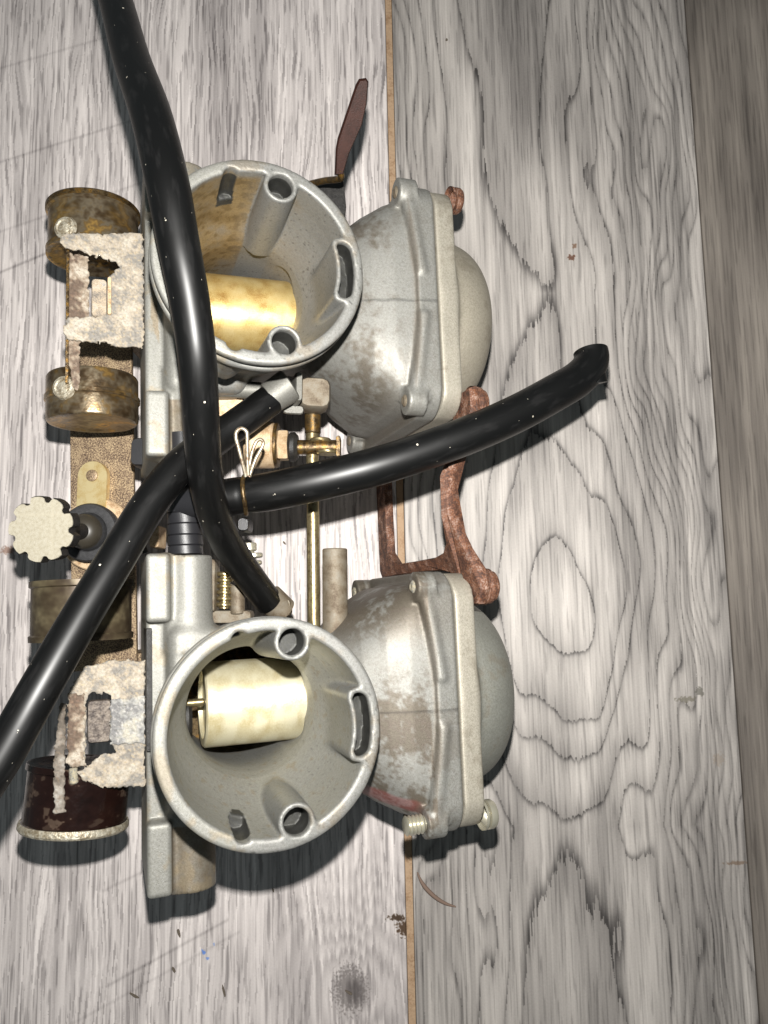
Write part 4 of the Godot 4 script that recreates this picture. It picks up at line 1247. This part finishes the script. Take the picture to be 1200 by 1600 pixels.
# ------------------------------------------------------------------ hoses
func build_hoses() -> void:
	var s := Soup.new()
	tube(s, [Vector4(-92.0, 58.0, -209.7, 4.7), Vector4(-77.3, 78.0, -172.5, 4.8), Vector4(-67.1, 92.0, -143.8, 4.95), Vector4(-57.3, 104.0, -119.3, 5.1), Vector4(-50.9, 110.5, -98.5, 5.1), Vector4(-47.8, 110.0, -83.2, 4.9), Vector4(-45.6, 107.0, -70.5, 4.7), Vector4(-44.4, 103.0, -57.9, 4.55), Vector4(-45.1, 95.0, -45.9, 4.5), Vector4(-46.2, 84.0, -33.4, 4.5), Vector4(-45.7, 70.0, -21.5, 4.5), Vector4(-41.6, 58.0, -11.6, 4.4), Vector4(-36.3, 49.5, -2.9, 4.3), Vector4(-34.6, 47.0, -0.6, 4.3)], 40, 8, 2.8)
	var a := commit("rubber_hose", s, M.hose_rubber, self, 60.0)
	tag(a, "long black rubber hose arching from the top edge over the upper horn", "hose", "black rubber hoses")
	s = Soup.new()
	tube(s, [Vector4(-90.1, 112.0, 46.3, 4.6), Vector4(-83.4, 108.0, 33.4, 4.6), Vector4(-77.6, 104.0, 19.5, 4.6), Vector4(-72.1, 98.0, 4.8, 4.6), Vector4(-66.1, 91.0, -10.6, 4.6), Vector4(-60.6, 84.0, -25.0, 4.6), Vector4(-54.1, 77.0, -37.2, 4.6), Vector4(-46.4, 70.0, -45.7, 4.5), Vector4(-38.5, 65.5, -53.3, 4.5), Vector4(-34.6, 63.2, -57.2, 4.5), Vector4(-32.8, 62.2, -58.8, 4.5)], 40, 8, 2.8)
	var b := commit("rubber_hose", s, M.hose_rubber, self, 60.0)
	tag(b, "black rubber hose running down over the float drums to the left edge", "hose", "black rubber hoses")
	s = Soup.new()
	tube(s, [Vector4(-50.5, 65.8, -28.7, 5.3), Vector4(-44.4, 67.0, -29.4, 5.3), Vector4(-40.4, 67.6, -29.9, 5.25), Vector4(-38.3, 68.0, -30.1, 5.0), Vector4(-36.2, 68.4, -30.3, 5.25), Vector4(-30.1, 69.5, -31.1, 5.4), Vector4(-17.6, 71.0, -33.6, 5.4), Vector4(-3.5, 71.0, -37.2, 5.4), Vector4(10.7, 69.0, -42.1, 5.4), Vector4(25.5, 66.0, -48.2, 5.45), Vector4(39.0, 62.0, -55.0, 5.5), Vector4(51.3, 58.0, -62.4, 5.5), Vector4(57.6, 55.0, -66.6, 5.45), Vector4(61.8, 53.4, -70.6, 5.35), Vector4(63.4, 52.4, -74.2, 5.3), Vector4(63.3, 52.0, -77.0, 5.2)], 40, 8, 3.4, Vector3(-0.18, 0.16, -0.97))
	var c := commit("rubber_hose", s, M.hose_rubber, self, 60.0)
	tag(c, "short black rubber hose with wire clip, open end curled beside the wood knot", "hose", "black rubber hoses")
	# spring wire clip on the short hose
	s = Soup.new()
	var ring := []
	for i in 25:
		var t := -0.9 + TAU * i / 24.0
		ring.append(Vector3(-38.3 + 0.4 * sin(t * 2.0), 68.0 + 5.45 * sin(t), -30.1 + 5.45 * cos(t)))
	wire(s, ring, 0.62, 3)
	var clip := commit("hose_clip", s, M.dark_brass, c, 60.0)
	look(clip, "rusty spring wire clip round the hose")
	s = Soup.new()
	wire(s, [Vector3(-37.7, 73.0, -34.4), Vector3(-38.9, 75.2, -40), Vector3(-40.0, 76.4, -44.6), Vector3(-39.6, 76.6, -46.4), Vector3(-38.4, 76.6, -47.0), Vector3(-37.2, 76.4, -46.2), Vector3(-37.0, 76, -44.4), Vector3(-37.1, 74.8, -40), Vector3(-37.0, 73.2, -34.6)], 0.55, 6)
	wire(s, [Vector3(-36.8, 72.6, -34.4), Vector3(-35.2, 73.2, -39), Vector3(-33.3, 73.6, -42.6), Vector3(-33.1, 73.6, -44.0), Vector3(-34.0, 73.6, -44.6), Vector3(-35.2, 73.4, -43.6), Vector3(-36.4, 73, -40), Vector3(-37.2, 72.6, -34.6)], 0.5, 6)
	commit("clip_ears", s, M.wire_zinc, clip, 60.0)
	s = Soup.new()
	box(s, Vector3(-40.4, 57, -22.6), Vector3(3.2, 8, 3.8), 0.5)
	commit("clip_tail", s, M.tee_plastic, clip)

# ------------------------------------------------------------------ bits on the floor
func build_debris() -> void:
	var s := Soup.new()
	var pts := [Vector4(11.6, 0.5, 92.6, 0.25), Vector4(12.6, 0.7, 95.0, 0.5), Vector4(14.4, 0.9, 97.6, 0.75), Vector4(17.6, 0.9, 100.6, 0.7), Vector4(21.2, 0.7, 102.8, 0.55), Vector4(24.8, 0.4, 104.0, 0.25)]
	tube(s, pts, 8, 4)
	tag(commit("wood_shaving", s, M.splinter, self, 60.0), "thin curled brown wood shaving beside the tan floor joint", "shaving")
	var rng := RandomNumberGenerator.new()
	rng.seed = 12
	var where := [[-70.6, 112.6, 3.2, 1.2, "short brown crumb lying below the lower carburetor, left of the blue specks"], [-12.0, 131.8, 2.4, 1.0, "dark crumb on the knot near the bottom edge"], [-85.2, 132.8, 3.6, 0.8, "dark sliver near the lower left corner"], [-54.7, 131.4, 3.8, 0.7, "thin dark sliver near the bottom, right of the blue specks"], [-38.4, 98.7, 1.2, 0.7, "tiny dark crumb just below the lower horn's shadow"], [24.8, -221.6, 1.0, 1.0, "tiny black crumb alone near the top of the middle board"], [-36.5, -22.1, 1.4, 0.7, "tiny brown crumb between the two carburetors beside the brass rod"], [-72.0, 124.6, 2.0, 0.9, "small dark crumb under the brown crumb at lower left"]]
	for w in where:
		s = Soup.new()
		var n := 9
		var poly := PackedVector2Array()
		var turn := rng.randf_range(0.2, 1.4)
		for i in n:
			var a := TAU * i / n
			poly.append((Vector2(cos(a) * w[2] * 0.6, sin(a) * w[3] * 0.5) * rng.randf_range(0.7, 1.15)).rotated(turn))
		prism(s, poly, Vector3(w[0], 0.02, w[1]), Vector3.RIGHT, Vector3.BACK, Vector3.UP, 0.55, 0.15)
		tag(commit("dirt_crumb", s, M.flake, self), w[4], "crumb", "bits of dirt on the floor")
